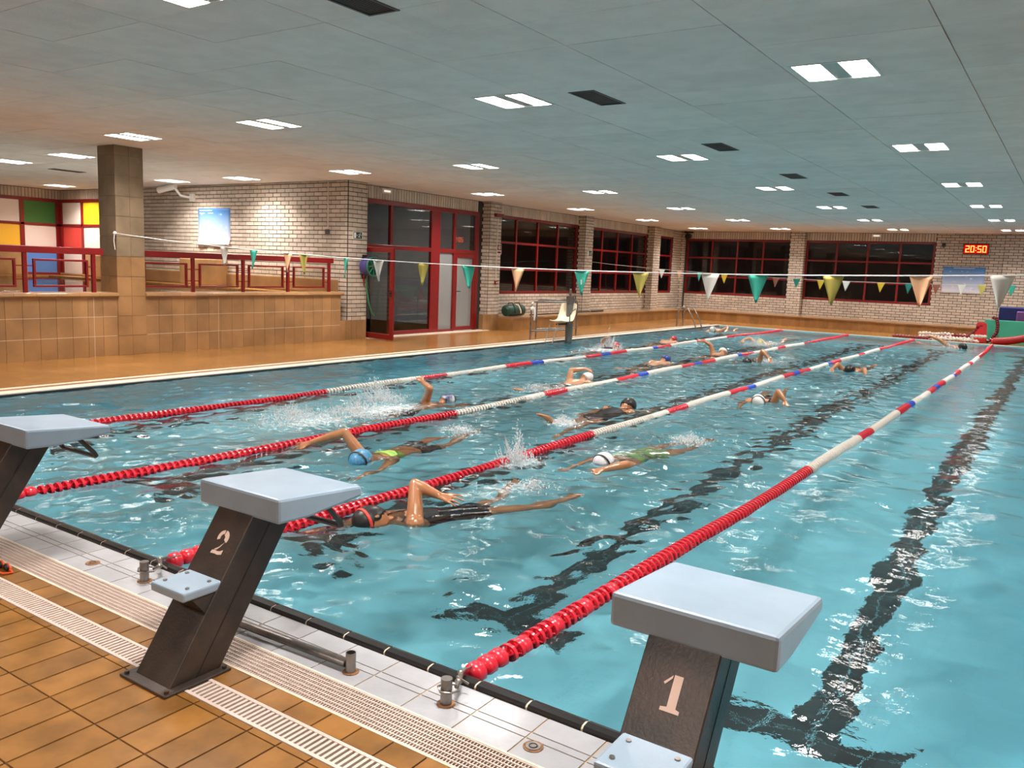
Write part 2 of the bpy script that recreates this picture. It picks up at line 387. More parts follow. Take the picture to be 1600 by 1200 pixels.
# ---- far wall
WIN_B = [(-12.95, -8.90), (-8.37, -4.13)]
wb = MB()
wb.box(-13.4, 3.2, WY, WY + 0.25, 0, ZS); wb.box(-13.4, 3.2, WY, WY + 0.25, ZT, CEIL)
wb.box(-13.4, -12.95, WY, WY + .25, ZS, ZT); wb.box(-8.90, -8.37, WY, WY + .25, ZS, ZT); wb.box(-4.13, 3.2, WY, WY + .25, ZS, ZT)
wb.box(-8.90, -8.37, WY - 0.22, WY, 0, CEIL); wb.box(-2.13, 3.2, WY - 0.12, WY, 0, CEIL); wb.box(-13.15, -12.95, WY - 0.15, WY, 0, CEIL)
wall_back = struct('wall_back', wb, 'mortar')
fb = []
for a, b in WIN_B: fb += bricks_y(WY, -1, courses(a, b, ZT, CEIL, soldier=ZT))
fb += bricks_y(WY, -1, courses(-12.95, -2.13, 0.346, CEIL, [(a, b, ZS, CEIL + 1) for a, b in WIN_B] + [(-8.90, -8.37, 0, CEIL + 1)]))
fb += bricks_y(WY - .12, -1, courses(-2.13, 3.0, 0.346, CEIL))
fb += bricks_y(WY - .22, -1, courses(-8.90, -8.37, 0.346, CEIL)) + bricks_y(WY - .15, -1, courses(-13.15, -12.95, 0.346, CEIL))
fb += bricks_x(-8.37, 1, courses(WY - .22, WY, 0.346, CEIL))
pieces('brick', fb, 'brick', wall_back, 300, rest='bricks_beyond', key=lambda q: abs((q[0] + q[1]) / 2 + 3.6) + (20 if q[0] > -1.2 else 0))
# ---- unseen walls that close the hall
ws = MB(); ws.box(3.0, 3.2, -3.2, WY, 0, CEIL); struct('wall_right', ws, 'plaster')
ws = MB(); ws.box(-24.6, 3.2, -3.2, -3.0, 0, CEIL); struct('wall_front', ws, 'plaster')
# outside / next room, dark
gy = MB(); gy.box(-18.0, -17.9, 13.0, 18.3, 0, CEIL); gy.box(-18, WX - .25, 12.9, 13.12, 0, CEIL); gy.box(-18, WX - .25, 18.2, 18.3, 0, CEIL)
M['gym_wall'] = mat('grey_room_wall', (0.34, 0.33, 0.32), 0.7, var=0.1); M['gym_floor'] = mat('grey_room_floor', (0.22, 0.20, 0.18), 0.4)
struct('wall_side_room', gy, 'gym_wall')
struct('floor_side_room', MB().box(-18, WX - .25, 13.0, 18.3, -0.02, DECK), 'gym_floor')
struct('ceiling_side_room', MB().box(-18, WX - .25, 13.0, 18.3, CEIL, CEIL + .05), 'gym_wall')

# ------------------------------------------------------------------ pool basin, floors
bs = MB(); bs.box(XL - .2, XR + .2, YN - .2, YF + .2, DEPTH - .2, DEPTH); pool_floor = struct('floor_pool', bs, 'basin')
struct('wall_pool_left', MB().box(XL - .2, XL, YN - .2, YF + .2, DEPTH, DECK - .005), 'basin_wy')
struct('wall_pool_right', MB().box(XR, XR + .2, YN - .2, YF + .2, DEPTH, DECK - .005), 'basin_wy')
struct('wall_pool_near', MB().box(XL, XR, YN - .07, YN, DEPTH, -.121), 'basin_wx')
struct('wall_pool_far', MB().box(XL, XR, YF, YF + .2, DEPTH, DECK - .005), 'basin_wx')
LANES = [-0.93, -2.92, -4.90, -6.90, -8.98]
bt = []
for li, cx in enumerate(LANES):
    y = 4.60
    zz = (DEPTH, DEPTH + 0.004)
    while y < 25.6:
        for sx in (0, 1): bt.append((cx - .125 + sx * .127, cx - .004 + sx * .127, y, y + .243, *zz))
        y += .25
    for yy in (4.35, 25.6):
        for k in range(4):
            x = cx - .5 + k * .25
            for h in (0, 1): bt.append((x, x + .243, yy + h * .127, yy + .12 + h * .127, *zz))
pieces('black_tile', bt, 'black_tile', pool_floor, 300, rest='black_tiles_beyond')
# decks
fl = MB()
fl.box(-24.6, XL - .45, -3.2, WY, -0.15, DECK)                # left deck
fl.box(XL - .45, 3.2, YF + .10, WY, -0.15, DECK)              # far deck
fl.box(XR + .2, 3.2, -3.2, YF + .1, -0.15, DECK)              # right deck
floor = struct('floor', fl, M['deck_far'])
struct('trim_1', MB().box(XL - .2, XL, YN - .2, YF + .2, DECK - .01, DECK + .012), 'pale_coping', bevel=.008)
struct('floor_left_band', MB().box(XL - .36, XL - .2, YN - .2, YF + .1, -.1, DECK), M['deck_far'])
struct('trim_2', MB().box(XL - .45, XL - .36, YN - .2, YF + .1, -.1, DECK + .006), 'pale_coping')
struct('trim_3', MB().box(XL - .2, XR + .2, YF, YF + .10, DECK - .02, DECK + .012), 'pale_coping', bevel=.008)
M['waterline'] = mat('dark_waterline_tile', (0.03, 0.03, 0.035), 0.3)
struct('trim_4', MB().box(XL, XL + .012, YN, YF, -.05, DECK - .004), 'waterline')
# near deck: joint bed, tiles, gratings
nd = struct('floor_near', MB().box(-12.0, 3.0, -3.0, 1.826, -0.15, DECK - .006), 'deck_joint')
struct('floor_near_edge', MB().box(-12.0, 3.0, 2.245, YN - .07, -0.15, DECK - .004), 'cream_joint')
struct('floor_between', MB().box(-12.0, 3.0, 1.952, 2.064, -.15, DECK - .006), 'deck_joint')
tl = []; xs = [-12 + .152 * i for i in range(99)]
def seen(q): return q[1] > -5.3 and q[0] < -0.5 and q[3] > 0.95
for x in xs:
    tl.append((x + .004, x + .148, 1.798, 1.824, DECK - .02, DECK))
    tl.append((x + .004, x + .148, 1.956, 2.062, DECK - .02, DECK))
    for y0, y1 in [(1.503, 1.792), (1.205, 1.496), (.908, 1.198), (.61, .90), (.31, .60), (0.0, .30), (-.3, -.01)]: tl.append((x + .0045, x + .1475, y0, y1, DECK - .02, DECK))
pieces('tile', tl, 'deck_tile', nd, 290, rest='tiles_beyond', visible=seen)
# plain tile band at the left end of the near side (keeps the deck closed to the left wall)
wt = []
x = -12.0
while x < 1.0:
    wt.append((x + .003, x + .241, 2.250, 2.366, DECK - .02, DECK)); wt.append((x + .003, x + .241, 2.372, 2.407, DECK - .02, DECK)); wt.append((x + .003, x + .241, 2.413, 2.526, DECK - .02, DECK)); x += .245
pieces('edge_tile', wt, 'white_tile', nd, 300, rest='edge_tiles_beyond', visible=lambda q: q[1] > -6 and q[0] < -.4)
# black rounded coping, piece by piece
cop = MB().tube([(0, 0, 0), (.231, 0, 0)], 1, 10); cme = bpy.data.meshes
prof = [(2.532, DECK - .03), (2.532, DECK + .008), (2.54, DECK + .016), (2.57, DECK + .020), (2.593, DECK + .012), (2.602, DECK - .008), (2.602, -.12), (2.57, -.12)]
cm = MB().prism(prof, 'x', 0, .2325).mesh('coping_piece', 'coping')
copingp = thing('pool_coping', 'rounded black coping tiles with cream joints along the near pool edge', 'coping')
struct('trim_5', MB().prism([(a + (.003 if a < 2.55 else -.003), b - .003) for a, b in prof], 'x', -12, XR), 'lime')
x = -12.0 + .007
while x < 0.2:
    if x > -6.2: link('coping_tile', cm, copingp, loc=(x, 0, 0))
    x += .2425
# gratings
gut = MB(); gut.box(-12, 3, 1.826, 1.952, -.15, -.03); gut.box(-12, 3, 2.064, 2.245, -.15, -.03); struct('trim_6', gut, 'gutter')
g1 = thing('drain_grating', 'cream slatted drain grating running behind the starting blocks', 'grating')
part('rim', MB().box(-12, 3, 1.828, 1.843, DECK - .02, DECK + .002), 'grate', g1); part('rim', MB().box(-12, 3, 1.936, 1.951, DECK - .02, DECK + .002), 'grate', g1)
sl = []; x = -12.0
while x < 3: sl.append((x, x + .0125, 1.843, 1.936, DECK - .02, DECK)); x += .025
pieces('slat', sl, 'grate', g1, 300, rest='slats_beyond', visible=lambda q: q[1] > -4.7 and q[0] < -1.1, key=lambda q: abs((q[0] + q[1]) / 2 + 2.9))
g2 = thing('overflow_grating', 'cream fine mesh overflow grating between ochre and pale edge tiles', 'grating')
for k in range(8):
    y = 2.072 + k * .0232
    part('bar', MB().box(-12, 3, y, y + .006, DECK - .02, DECK + .001), 'grate', g2)
sl = []; x = -12.0
while x < 3:
    sl.append((x, x + .0042, 2.072, 2.240, DECK - .02, DECK - .001)); x += .0135
pieces('slat', sl, 'grate', g2, 300, rest='slats_beyond', visible=lambda q: q[1] > -5.6 and q[0] < -.7, key=lambda q: abs((q[0] + q[1]) / 2 + 2.2))
struct('trim_7', MB().box(-12, 3, 2.062, 2.070, DECK - .03, DECK + .002), 'lime'); struct('trim_8', MB().box(-12, 3, 2.240, 2.250, DECK - .03, DECK + .003), 'lime')

# ------------------------------------------------------------------ ceiling and its fittings
LX = [-1.83, -5.0, -8.75, -11.73]; LY = [2.85, 7.31, 11.73, 16.22, 20.65, 25.0, 29.35]
lights = [(x, (3.44 if (x == -5.0 and y < 3) else y)) for x in LX for y in LY] + [(-15.25, 8.3), (-15.25, 12.0), (-17.65, 8.4), (-17.65, 11.95), (-22.6, 11.95)]
hidden = [(1.3, 2.85), (1.3, 11.73), (1.3, 20.65), (-1.83, -1.6), (-5.0, -1.6), (-17.65, 4.0), (-21.2, 6.0)]
vents = [(-4.13, y) for y in (4.10, 7.50, 10.92, 14.35, 17.5, 20.55)] + [(-18.14, 9.77)]
holes = [(x - .31, x + .31, y - .31, y + .31) for x, y in lights + hidden] + [(x - .14, x + .14, y - .34, y + .34) for x, y in vents]
struct('ceiling', MB().box(-24.6, 3.2, -3.2, WY + .2, CEIL + .12, CEIL + .2), 'ceil_gap')
ceiling = bpy.data.objects['ceiling']
def rsub(r, h):
    a, b, c, d = r; e, f, g, i = h
    if f <= a or e >= b or i <= c or g >= d: return [r]
    o = []
    if e > a: o.append((a, e, c, d))
    if f < b: o.append((f, b, c, d))
    a2, b2 = max(a, e), min(b, f)
    if g > c: o.append((a2, b2, c, g))
    if i < d: o.append((a2, b2, i, d))
    return o
cp_ = []
x = -24.61 - .03
while x < 3.2:
    y = -3.2; odd = 0
    while y < WY:
        rs = [(x + .004, x + 1.243, y + .002, min(y + .633, WY))]
        for h in holes:
            rs = [q for r in rs for q in rsub(r, h)]
        if rs: cp_.append(rs)
        y += .635
    x += 1.2475
def cdist(rs):
    r = rs[0]; cx, cy = (r[0] + r[1]) / 2, (r[2] + r[3]) / 2
    d = Vector((cx, cy, CEIL)) - CAM
    f = Vector((math.sin(YAW), math.cos(YAW), 0)); s = Vector((f.y, -f.x, 0))
    a, b = d.dot(f), d.dot(s)
    return d.length if (a > .8 and abs(b) < a * .72 and a > 2.6) else 1e3 + d.length
cp_.sort(key=cdist)
full = MB().box(-.6195, .6195, -.3155, .3155, 0, .02).mesh('panel', 'ceil')
for rs in cp_[:300]:
    dz = random.uniform(-.0015, .0015)
    if len(rs) == 1 and rs[0][3] - rs[0][2] > .63 and rs[0][1] - rs[0][0] > 1.2:
        r = rs[0]; link('ceiling_panel', full, ceiling, loc=((r[0] + r[1]) / 2, (r[2] + r[3]) / 2, CEIL + dz))
    else:
        mb = MB()
        for r in rs: mb.box(r[0], r[1], r[2], r[3], CEIL, CEIL + .02)
        part('ceiling_panel', mb, 'ceil', ceiling)
mb = MB()
for rs in cp_[300:]:
    for r in rs: mb.box(r[0], r[1], r[2], r[3], CEIL, CEIL + .02)
link('ceiling_panels_beyond', mb.mesh('cp', 'ceil', fix=False), ceiling, kind='stuff')

M['louvre'] = mat('lamp_housing_paint', (0.62, 0.64, 0.62), 0.4); M['midstrip'] = mat('grey_louvre_strip', (0.30, 0.40, 0.40), 0.3)
lm_h = MB()
for x0, x1, y0, y1 in [(-.31, -.285, -.31, .31), (.285, .31, -.31, .31), (-.285, .285, -.31, -.285), (-.285, .285, .285, .31)]: lm_h.box(x0, x1, y0, y1, -.004, .11)
lm_h.box(-.31, .31, -.31, .31, .105, .115); lm_h = lm_h.mesh('housing', 'louvre')
lm_l = MB().box(-.272, -.075, -.275, .275, .020, .030).mesh('lamp', 'lamp'); lm_r = MB().box(.075, .272, -.275, .275, .020, .030).mesh('lamp', 'lamp')
lm_m = MB().box(-.068, .068, -.28, .28, .004, .10).mesh('louvre_strip', 'midstrip')
ORD = ['nearest', 'second', 'third', 'fourth', 'fifth', 'sixth', 'seventh']
ROWN = {-1.83: 'over the open lane on the right', -5.0: 'over the middle lanes', -8.75: 'over the leftmost lane', -11.73: 'over the left deck'}
AL = {}
def lamp_light(dx, t):
    if not AL:
        a = bpy.data.lights.new('lamp_light', 'AREA'); a.spread = math.radians(128); a.shape = 'RECTANGLE'; a.size = .19; a.size_y = .54; a.energy = LAMP_W; a.color = LAMP_COL; a.cycles.is_caustics_light = True; AL['a'] = a
    o = bpy.data.objects.new('lamp_light', AL['a']); COL.objects.link(o); o.parent = t; o.location = (dx, 0, .018)
def lamp(x, y, label, group='ceiling lights over the pool hall'):
    t = thing('ceiling_light', label, 'ceiling light', (x, y, CEIL), group)
    lamp_light(-.1675, t); lamp_light(.1675, t)
    link('housing', lm_h, t); link('lamp', lm_l, t); link('lamp', lm_r, t); link('louvre_strip', lm_m, t)
for x, y in lights:
    if x in ROWN:
        lamp(x, y, f'square recessed ceiling light {ROWN[x]}, {ORD[min(range(7), key=lambda i: abs(LY[i] - y))]} from the camera')
for (x, y), l in zip(lights[-5:], ['recessed ceiling light above the railing right of the tiled column', 'recessed ceiling light in front of the spotlit brick recess wall', 'recessed ceiling light left of the tiled column', 'recessed ceiling light beside the white wall camera', 'recessed ceiling light in the corner above the coloured panels']):
    lamp(x, y, l, 'ceiling lights over the raised recess')
for i, (x, y) in enumerate(hidden): lamp(x, y, f'recessed ceiling light outside the view, {ORD[i]} of the seven unseen ones', 'ceiling lights out of view')
vh = MB()
for x0, x1, y0, y1 in [(-.14, -.118, -.34, .34), (.118, .14, -.34, .34), (-.118, .118, -.34, -.318), (-.118, .118, .318, .34)]: vh.box(x0, x1, y0, y1, -.006, .03)
M['vent'] = mat('dark_vent_metal', (0.035, 0.038, 0.04), 0.45)
vh = vh.mesh('vent_frame', 'vent'); vb = MB().box(-.13, .13, -.33, .33, .05, .06).mesh('vent_back', 'black')
vs = MB().prism([(-.006, .0), (.004, .0), (.010, .028), (.0, .028)], 'y', -.318, .318).mesh('slat', 'vent')
for i, (x, y) in enumerate(vents):
    t = thing('air_vent', f'dark slotted ceiling air vent, {ORD[i]} from the camera in the line over the pool' if i < 6 else 'thin dark ceiling vent left of the tiled column', 'vent', (x, y, CEIL), 'ceiling air vents')
    link('vent_frame', vh, t); link('vent_back', vb, t)
    for k in range(9): link('slat', vs, t, loc=(-.105 + k * .026, 0, 0))

# ------------------------------------------------------------------ windows and doors
def window_x(name, y0, y1, ncol, glass='glass', x=WX):
    fr = MB(); w = .07
    fr.box(x - .09, x - .02, y0, y1, ZS, ZS + w); fr.box(x - .09, x - .02, y0, y1, ZT - w, ZT)
    fr.box(x - .09, x - .02, y0, y0 + w, ZS + w, ZT - w); fr.box(x - .09, x - .02, y1 - w, y1, ZS + w, ZT - w)
    o = struct(name, fr, 'red', bevel=.006)
    ys = [y0 + w / 2 + (y1 - y0 - w) * i / ncol for i in range(ncol + 1)]; zs = [ZS + w / 2, 1.66, 2.38, ZT - w / 2]
    for y in ys[1:-1]: part('mullion', MB().box(x - .085, x - .025, y - .032, y + .032, ZS + w, ZT - w), 'red', o)
    for z in zs[1:-1]: part('glazing_bar', MB().box(x - .08, x - .03, y0 + w, y1 - w, z - .03, z + .03), 'red', o)
    for i in range(ncol):
        for k in range(3): part('pane', MB().box(x - .062, x - .056, ys[i] + .032, ys[i + 1] - .032, zs[k] + .03, zs[k + 1] - .03), glass, o)
    return o
def window_y(name, x0, x1, ncol, y=WY):
    fr = MB(); w = .07
    fr.box(x0, x1, y + .02, y + .09, ZS, ZS + w); fr.box(x0, x1, y + .02, y + .09, ZT - w, ZT)
    fr.box(x0, x0 + w, y + .02, y + .09, ZS + w, ZT - w); fr.box(x1 - w, x1, y + .02, y + .09, ZS + w, ZT - w)
    o = struct(name, fr, 'red', bevel=.006)
    xs = [x0 + w / 2 + (x1 - x0 - w) * i / ncol for i in range(ncol + 1)]; zs = [ZS + w / 2, 1.66, 2.38, ZT - w / 2]
    for a in xs[1:-1]: part('mullion', MB().box(a - .032, a + .032, y + .025, y + .085, ZS + w, ZT - w), 'red', o)
    for z in zs[1:-1]: part('glazing_bar', MB().box(x0 + w, x1 - w, y + .03, y + .08, z - .03, z + .03), 'red', o)
    for i in range(ncol):
        for k in range(3): part('pane', MB().box(xs[i] + .032, xs[i + 1] - .032, y + .056, y + .062, zs[k] + .03, zs[k + 1] - .03), 'glass', o)
window_x('window_1', 18.50, 23.08, 4); window_x('window_2', 23.60, 28.15, 4); window_x('window_3', 29.30, 30.45, 1)
window_y('window_4', WIN_B[0][0], WIN_B[0][1], 4); window_y('window_5', WIN_B[1][0], WIN_B[1][1], 4)
# dark surroundings outside the windows (night)
M['night'] = mat('dark_outside_wall', (0.12, 0.10, 0.095), 0.8)
struct('wall_outside_left', MB().box(-17.2, -17.0, 18.4, WY + 3, -.2, CEIL), 'night'); struct('wall_outside_back', MB().box(-17, 3.2, WY + 2.8, WY + 3, -.2, CEIL), 'night')

# glazed entrance
X0, X1 = WX - .03, WX + .05
ent = MB(); ent.box(X0, X1, 13.44, 17.80, 2.99, 3.09); ent.box(X0, X1, 13.44, 13.55, DECK, 2.99); ent.box(X0, X1, 17.68, 17.80, DECK, 2.99); ent.box(X0, X1, 15.86, 16.20, DECK, 2.99)
ent.box(X0, X1, 13.55, 15.86, 2.00, 2.10); ent.box(X0, X1, 16.20, 17.68, 2.00, 2.10); ent.box(X0, X1, 14.40, 14.49, DECK, 2.0); ent.box(X0, X1, 14.40, 14.49, 2.10, 2.99)
ent.box(X0, X1, 16.75, 16.83, 2.10, 2.99); ent.box(X0, X1, 16.75, 16.83, DECK, 2.0); ent.box(X0, X1, 14.49, 15.86, DECK, .13); ent.box(X0, X1, 16.20, 16.75, DECK, .10)
door = struct('door_1', ent, 'red', bevel=.008)
GX = WX + .005
for nm, y0, y1, z0, z1, mm in [('pane', 13.55, 14.40, 2.10, 2.99, 'glass'), ('pane', 14.49, 15.86, 2.10, 2.99, 'glass'), ('pane', 16.20, 16.75, 2.10, 2.99, 'glass'),
                               ('pane', 14.49, 15.86, .13, 2.0, 'glass_milky'), ('pane', 16.20, 16.75, .10, 2.0, 'frost')]:
    part(nm, MB().box(GX - .003, GX + .003, y0, y1, z0, z1), mm, door)
pn = MB().box(-.003, .003, -.425, .425, -.445, .445)      # this pane sits very slightly out of true
link('pane', pn.mesh('pane', 'glass'), door, loc=(GX, 17.255, 2.545), rot=(0, 0, math.radians(1.2)))
dl = MB(); dl.box(X0 + .01, X1 - .01, 16.83, 16.92, .06, 2.0); dl.box(X0 + .01, X1 - .01, 17.58, 17.68, .06, 2.0); dl.box(X0 + .01, X1 - .01, 16.92, 17.58, .06, .15); dl.box(X0 + .01, X1 - .01, 16.92, 17.58, 1.90, 2.0)
d2 = struct('door_2', dl, 'red', bevel=.006)
part('pane', MB().box(GX - .003, GX + .003, 16.92, 17.58, .15, 1.90), 'frost', d2)
part('door_handle', MB().tube([(X1, 16.875, 1.05), (X1 + .05, 16.875, 1.05), (X1 + .05, 16.99, 1.05)], .011), 'black', d2, True)
# open leaf, hinged at the left jamb, swung out onto the deck
leaf = MB(); L = 1.02
for a, b, c, d in [(0, .10, .05, 2.02), (L - .10, L, .05, 2.02), (.10, L - .10, .05, .17), (.10, L - .10, 1.92, 2.02)]: leaf.box(a, b, -.025, .025, c, d)
d3 = struct('door_3', leaf, 'red', bevel=.006); d3.location = (WX + .07, 13.52, 0); d3.rotation_euler = (0, 0, math.radians(-7))
part('pane', MB().box(.10, L - .10, -.003, .003, .17, 1.92), 'glass_milky', d3)
part('door_handle', MB().tube([(L - .05, -.02, 1.06), (L - .05, -.07, 1.06), (L - .17, -.07, 1.06)], .011).tube([(L - .05, .02, 1.06), (L - .05, .07, 1.06), (L - .17, .07, 1.06)], .011).box(L - .08, L - .03, -.03, .03, .98, 1.12), 'black', d3, True)
struct('trim_9', MB().box(WX - .1, WX + .35, 13.43, 17.98, -.1, DECK + .012), 'pale_coping')
# things in the room behind the glass
sl_ = thing('ceiling_light', 'ceiling light added to brighten the room behind the glazed entrance', 'ceiling light', (-15.6, 15.6, CEIL)); part('housing', MB().box(-.3, .3, -.3, .3, -.05, 0), 'white_p', sl_)  # unseen fitting, added to brighten the side room through the glass
al = bpy.data.lights.new('added_room_light', 'AREA'); al.shape = 'RECTANGLE'; al.size = .5; al.size_y = .5; al.energy = 55; al.color = (1, .95, .9); alo = bpy.data.objects.new('added_room_light', al); COL.objects.link(alo); alo.parent = sl_; alo.location = (0, 0, -.055)
eb = thing('easel_board', 'white board on an easel seen through the glazed entrance', 'easel', (-15.4, 15.9, DECK))
part('board', MB().box(-.02, .02, -.38, .38, .85, 1.75), 'white_p', eb)
for p in [((.02, -.3, 0), (.02, -.15, 1.8)), ((.02, .3, 0), (.02, .15, 1.8)), ((-.5, 0, 0), (-.04, 0, 1.75))]: part('leg', MB().tube(p, .018), 'steel', eb, True)

# ------------------------------------------------------------------ tiled column, parapet, raised recess
M['col_tile'] = mat('grey_brown_column_tile', (0.255, 0.185, 0.115), 0.45, var=0.3, rnd=0.10, noise_scale=3)
M['col_joint'] = mat('grey_brown_joint', (0.17, 0.125, 0.08), 0.8)
CX0, CX1, CY0, CY1 = -13.34, -12.86, 7.68, 8.17
col = struct('column_tiled', MB().box(CX0 + .008, CX1 - .008, CY0 + .008, CY1 - .008, DECK, CEIL), 'col_joint')
lo, hi = [], []
z = DECK; k = 0
while z < CEIL - .05:
    z1 = min(z + .32, CEIL)
    tgt = lo if z < 1.6 else hi
    for j in range(2):
        a = j / 2; b = (j + 1) / 2
        tgt.append((CX0 + .48 * a + .002, CX0 + .48 * b - .002, CY0, CY0 + .008, z + .003, z1 - .003))
        tgt.append((CX1 - .008, CX1, CY0 + .49 * a + .002, CY0 + .49 * b - .002, z + .003, z1 - .003))
    z = z1
pieces('tile', lo, 'tan_tile', col); pieces('tile', hi, 'col_tile', col)
par = MB(); par.box(-13.17, PARX - .01, 2.0, 7.70, DECK, .985); par.box(-13.17, PARX - .01, CY1 - .02, 12.64, DECK, .985)
parapet = struct('wall_parapet', par, 'tan_joint')
pt = []
for ya, yb in ((2.0, 7.68), (8.17, 12.63)):
    y = ya
    while y < yb - .02:
        for z0, z1 in ((DECK, .352), (.356, .664), (.668, .975)): pt.append((PARX - .01, PARX, y + .0015, min(y + .245, yb) - .0015, z0 + .001, z1 - .001))
        y += .247
for z0, z1 in ((DECK, .352), (.356, .664), (.668, .975)): 
    for a, b in ((-13.17, -13.02), (-13.017, -12.88)): pt.append((a, b, 12.64, 12.65, z0, z1))
pieces('tile', pt, 'tan_tile', parapet, 290, rest='tiles_beyond', visible=lambda q: q[3] > 5.6)
part('joint_line', MB().box(PARX - .006, PARX + .001, 8.19, 12.63, .351, .357).box(PARX - .006, PARX + .001, 5.0, 7.66, .351, .357).box(PARX - .006, PARX + .001, 7.28, 7.285, DECK, .98).box(PARX - .006, PARX + .001, 9.60, 9.605, DECK, .98).box(PARX - .006, PARX + .001, 8.19, 12.63, .663, .668).box(PARX - .006, PARX + .001, 5.0, 7.66, .663, .668), 'lime', parapet)
cpp = [(-13.19, .975), (-12.85, .975), (-12.832, 1.0), (-12.845, 1.035), (-12.88, 1.05), (-13.19, 1.05)]
cpm = MB().prism(cpp, 'y', .002, .322).mesh('coping_tile', 'tan_tile')
for ya, n in ((3.8, 12), (8.17, 14)):
    for i in range(n): link('coping_tile', cpm, parapet, loc=(0, ya + i * .3245, 0))
# raised shallow pool behind the parapet
struct('floor_raised_pool', MB().box(-24.3, -13.17, 2.0, 12.1, .3, .55), mat('pale_shallow_basin', (.82, .70, .60), .5))
struct('floor_raised_ledge', MB().box(-24.3, -13.17, 12.1, RY, .3, 1.0).box(-24.3, -23.6, 2.0, 12.1, .3, 1.0), M['deck_far'])
link('shallow_water', MB().box(-23.6, -13.17, 2.0, 12.1, .92, .965).mesh('sw', 'water2'), kind='structure')
wz = MB(); wz.box(-20.6, -13.15, RY - .05, RY, 1.0, 1.30); wz.box(-18.25, -16.85, RY - .35, RY, 1.0, 1.62); wz.box(-24.3, -21.0, RY - .10, RY, 1.0, 1.06); wz.box(-24.25, -24.0, 8.0, 11.75, 1.0, 1.62); wz.box(-22.2, -20.6, RY - .3, RY, 1.0, 1.60); wz.box(-22.9, -22.2, RY - .1, RY, 1.0, 1.69); wz.box(-24.29, -24.2, 9.0, 11.7, 1.0, 1.69)
struct('trim_10', wz, M['tan_tile'], bevel=.02)
# base course of tiles on the pillars by the entrance
pb = []
for (a, b) in ((12.65, 13.43), (17.80, 18.50)):
    y = a
    while y < b - .02: pb.append((PX, PX + .012, y + .002, min(y + .16, b) - .002, DECK, .45)); y += .162
pb += [(WX, PX, 17.968, 17.98, DECK, .45)]
pbs = struct('trim_11', MB().box(PX - .02, PX + .006, 12.65, 13.43, DECK, .447).box(PX - .02, PX + .006, 17.98, 18.5, DECK, .447), 'tan_joint')
pieces('tile', pb, 'tan_tile', pbs)
# railing
def railing(name, label, posts, panels, y0, y1):
    t = thing(name, label, 'railing', (PARX - .12, 0, 0))
    part('top_rail', MB().box(-.03, .03, y0, y1, 1.640, 1.742), 'red', t, bevel=.006)
    for y in posts: part('post', MB().box(-.022, .022, y - .03, y + .03, 1.04, 1.66), 'red', t, bevel=.004)
    for a, b in panels:
        f = MB()
        for q in ((a, b, 1.13, 1.16), (a, b, 1.525, 1.555), (a, a + .035, 1.16, 1.525), (b - .035, b, 1.16, 1.525)): f.box(-.02, .02, *q)
        p = part('panel_frame', f, 'red', t, bevel=.003)
        link('pane', MB().box(-.003, .003, a + .035, b - .035, 1.16, 1.525).mesh('pane', 'perspex'), p)
        for z in (1.24, 1.44): part('cross_bar', MB().box(-.008, .008, a - .13, a, z, z + .016).box(-.008, .008, b, b + .13, z, z + .016), 'red', t)
railing('railing', 'red metal railing on the parapet left of the tiled column', [5.26, 6.31, 7.36], [(5.38, 6.18), (6.43, 7.27)], 4.2, 7.52)
railing('railing', 'red metal railing on the parapet right of the tiled column', [9.165, 10.24, 11.315, 12.41], [(8.22, 9.05), (9.29, 10.13), (10.36, 11.20), (11.45, 12.28)], 8.18, 12.52)
# coloured panels
M['p_white'] = mat('pinkish_white_panel', (0.80, 0.68, 0.60), 0.4); M['p_green'] = mat('green_panel', (0.035, 0.17, 0.03), 0.4); M['p_yel'] = mat('yellow_panel', (0.85, 0.60, 0.02), 0.4)
M['p_or'] = mat('amber_panel', (0.85, 0.45, 0.03), 0.4); M['p_red'] = mat('red_panel', (0.75, 0.05, 0.035), 0.4); M['p_blue'] = mat('blue_panel', (0.10, 0.24, 0.62), 0.4)
cpw = struct('window_6', MB().box(-24.29, -24.22, 8.4, 12.80, 3.02, 3.11).box(-24.29, -24.22, 8.4, 12.80, 2.36, 2.43).box(-24.29, -24.22, 8.4, 12.80, 1.70, 1.79).box(-24.29, -24.22, 11.72, 12.80, 1.0, 1.06)
             .box(-24.29, -24.22, 12.68, 12.80, 1.06, 3.02).box(-24.29, -24.22, 11.70, 11.82, 1.0, 3.02).box(-24.29, -24.22, 10.62, 10.72, 1.62, 3.02), 'red', bevel=.006)
for y0, y1, z0, z1, c in [(11.82, 12.68, 2.43, 3.02, 'p_green'), (10.72, 11.70, 2.43, 3.02, 'p_white'), (11.82, 12.68, 1.79, 2.36, 'p_white'), (10.72, 11.70, 1.79, 2.36, 'p_or'), (11.82, 12.68, 1.06, 1.70, 'p_blue'),
                          (8.5, 10.62, 2.43, 3.02, 'p_green'), (8.5, 10.62, 1.79, 2.36, 'p_white')]:
    part('coloured_panel', MB().box(-24.28, -24.25, y0, y1, z0, z1), c, cpw, label=M[c].name.replace('_', ' '))
cpw = struct('window_7', MB().box(-24.22, -20.7, RY - .08, RY - .01, 3.02, 3.11).box(-24.22, -20.7, RY - .08, RY - .01, 2.36, 2.43).box(-24.22, -20.7, RY - .08, RY - .01, 1.70, 1.79).box(-24.22, -22.9, RY - .08, RY - .01, 1.0, 1.06)
             .box(-24.22, -24.08, RY - .08, RY - .01, 1.06, 3.02).box(-23.10, -23.0, RY - .08, RY - .01, 1.06, 3.02).box(-22.1, -22.0, RY - .08, RY - .01, 1.62, 3.02).box(-20.8, -20.7, RY - .08, RY - .01, 1.62, 3.02), 'red', bevel=.006)
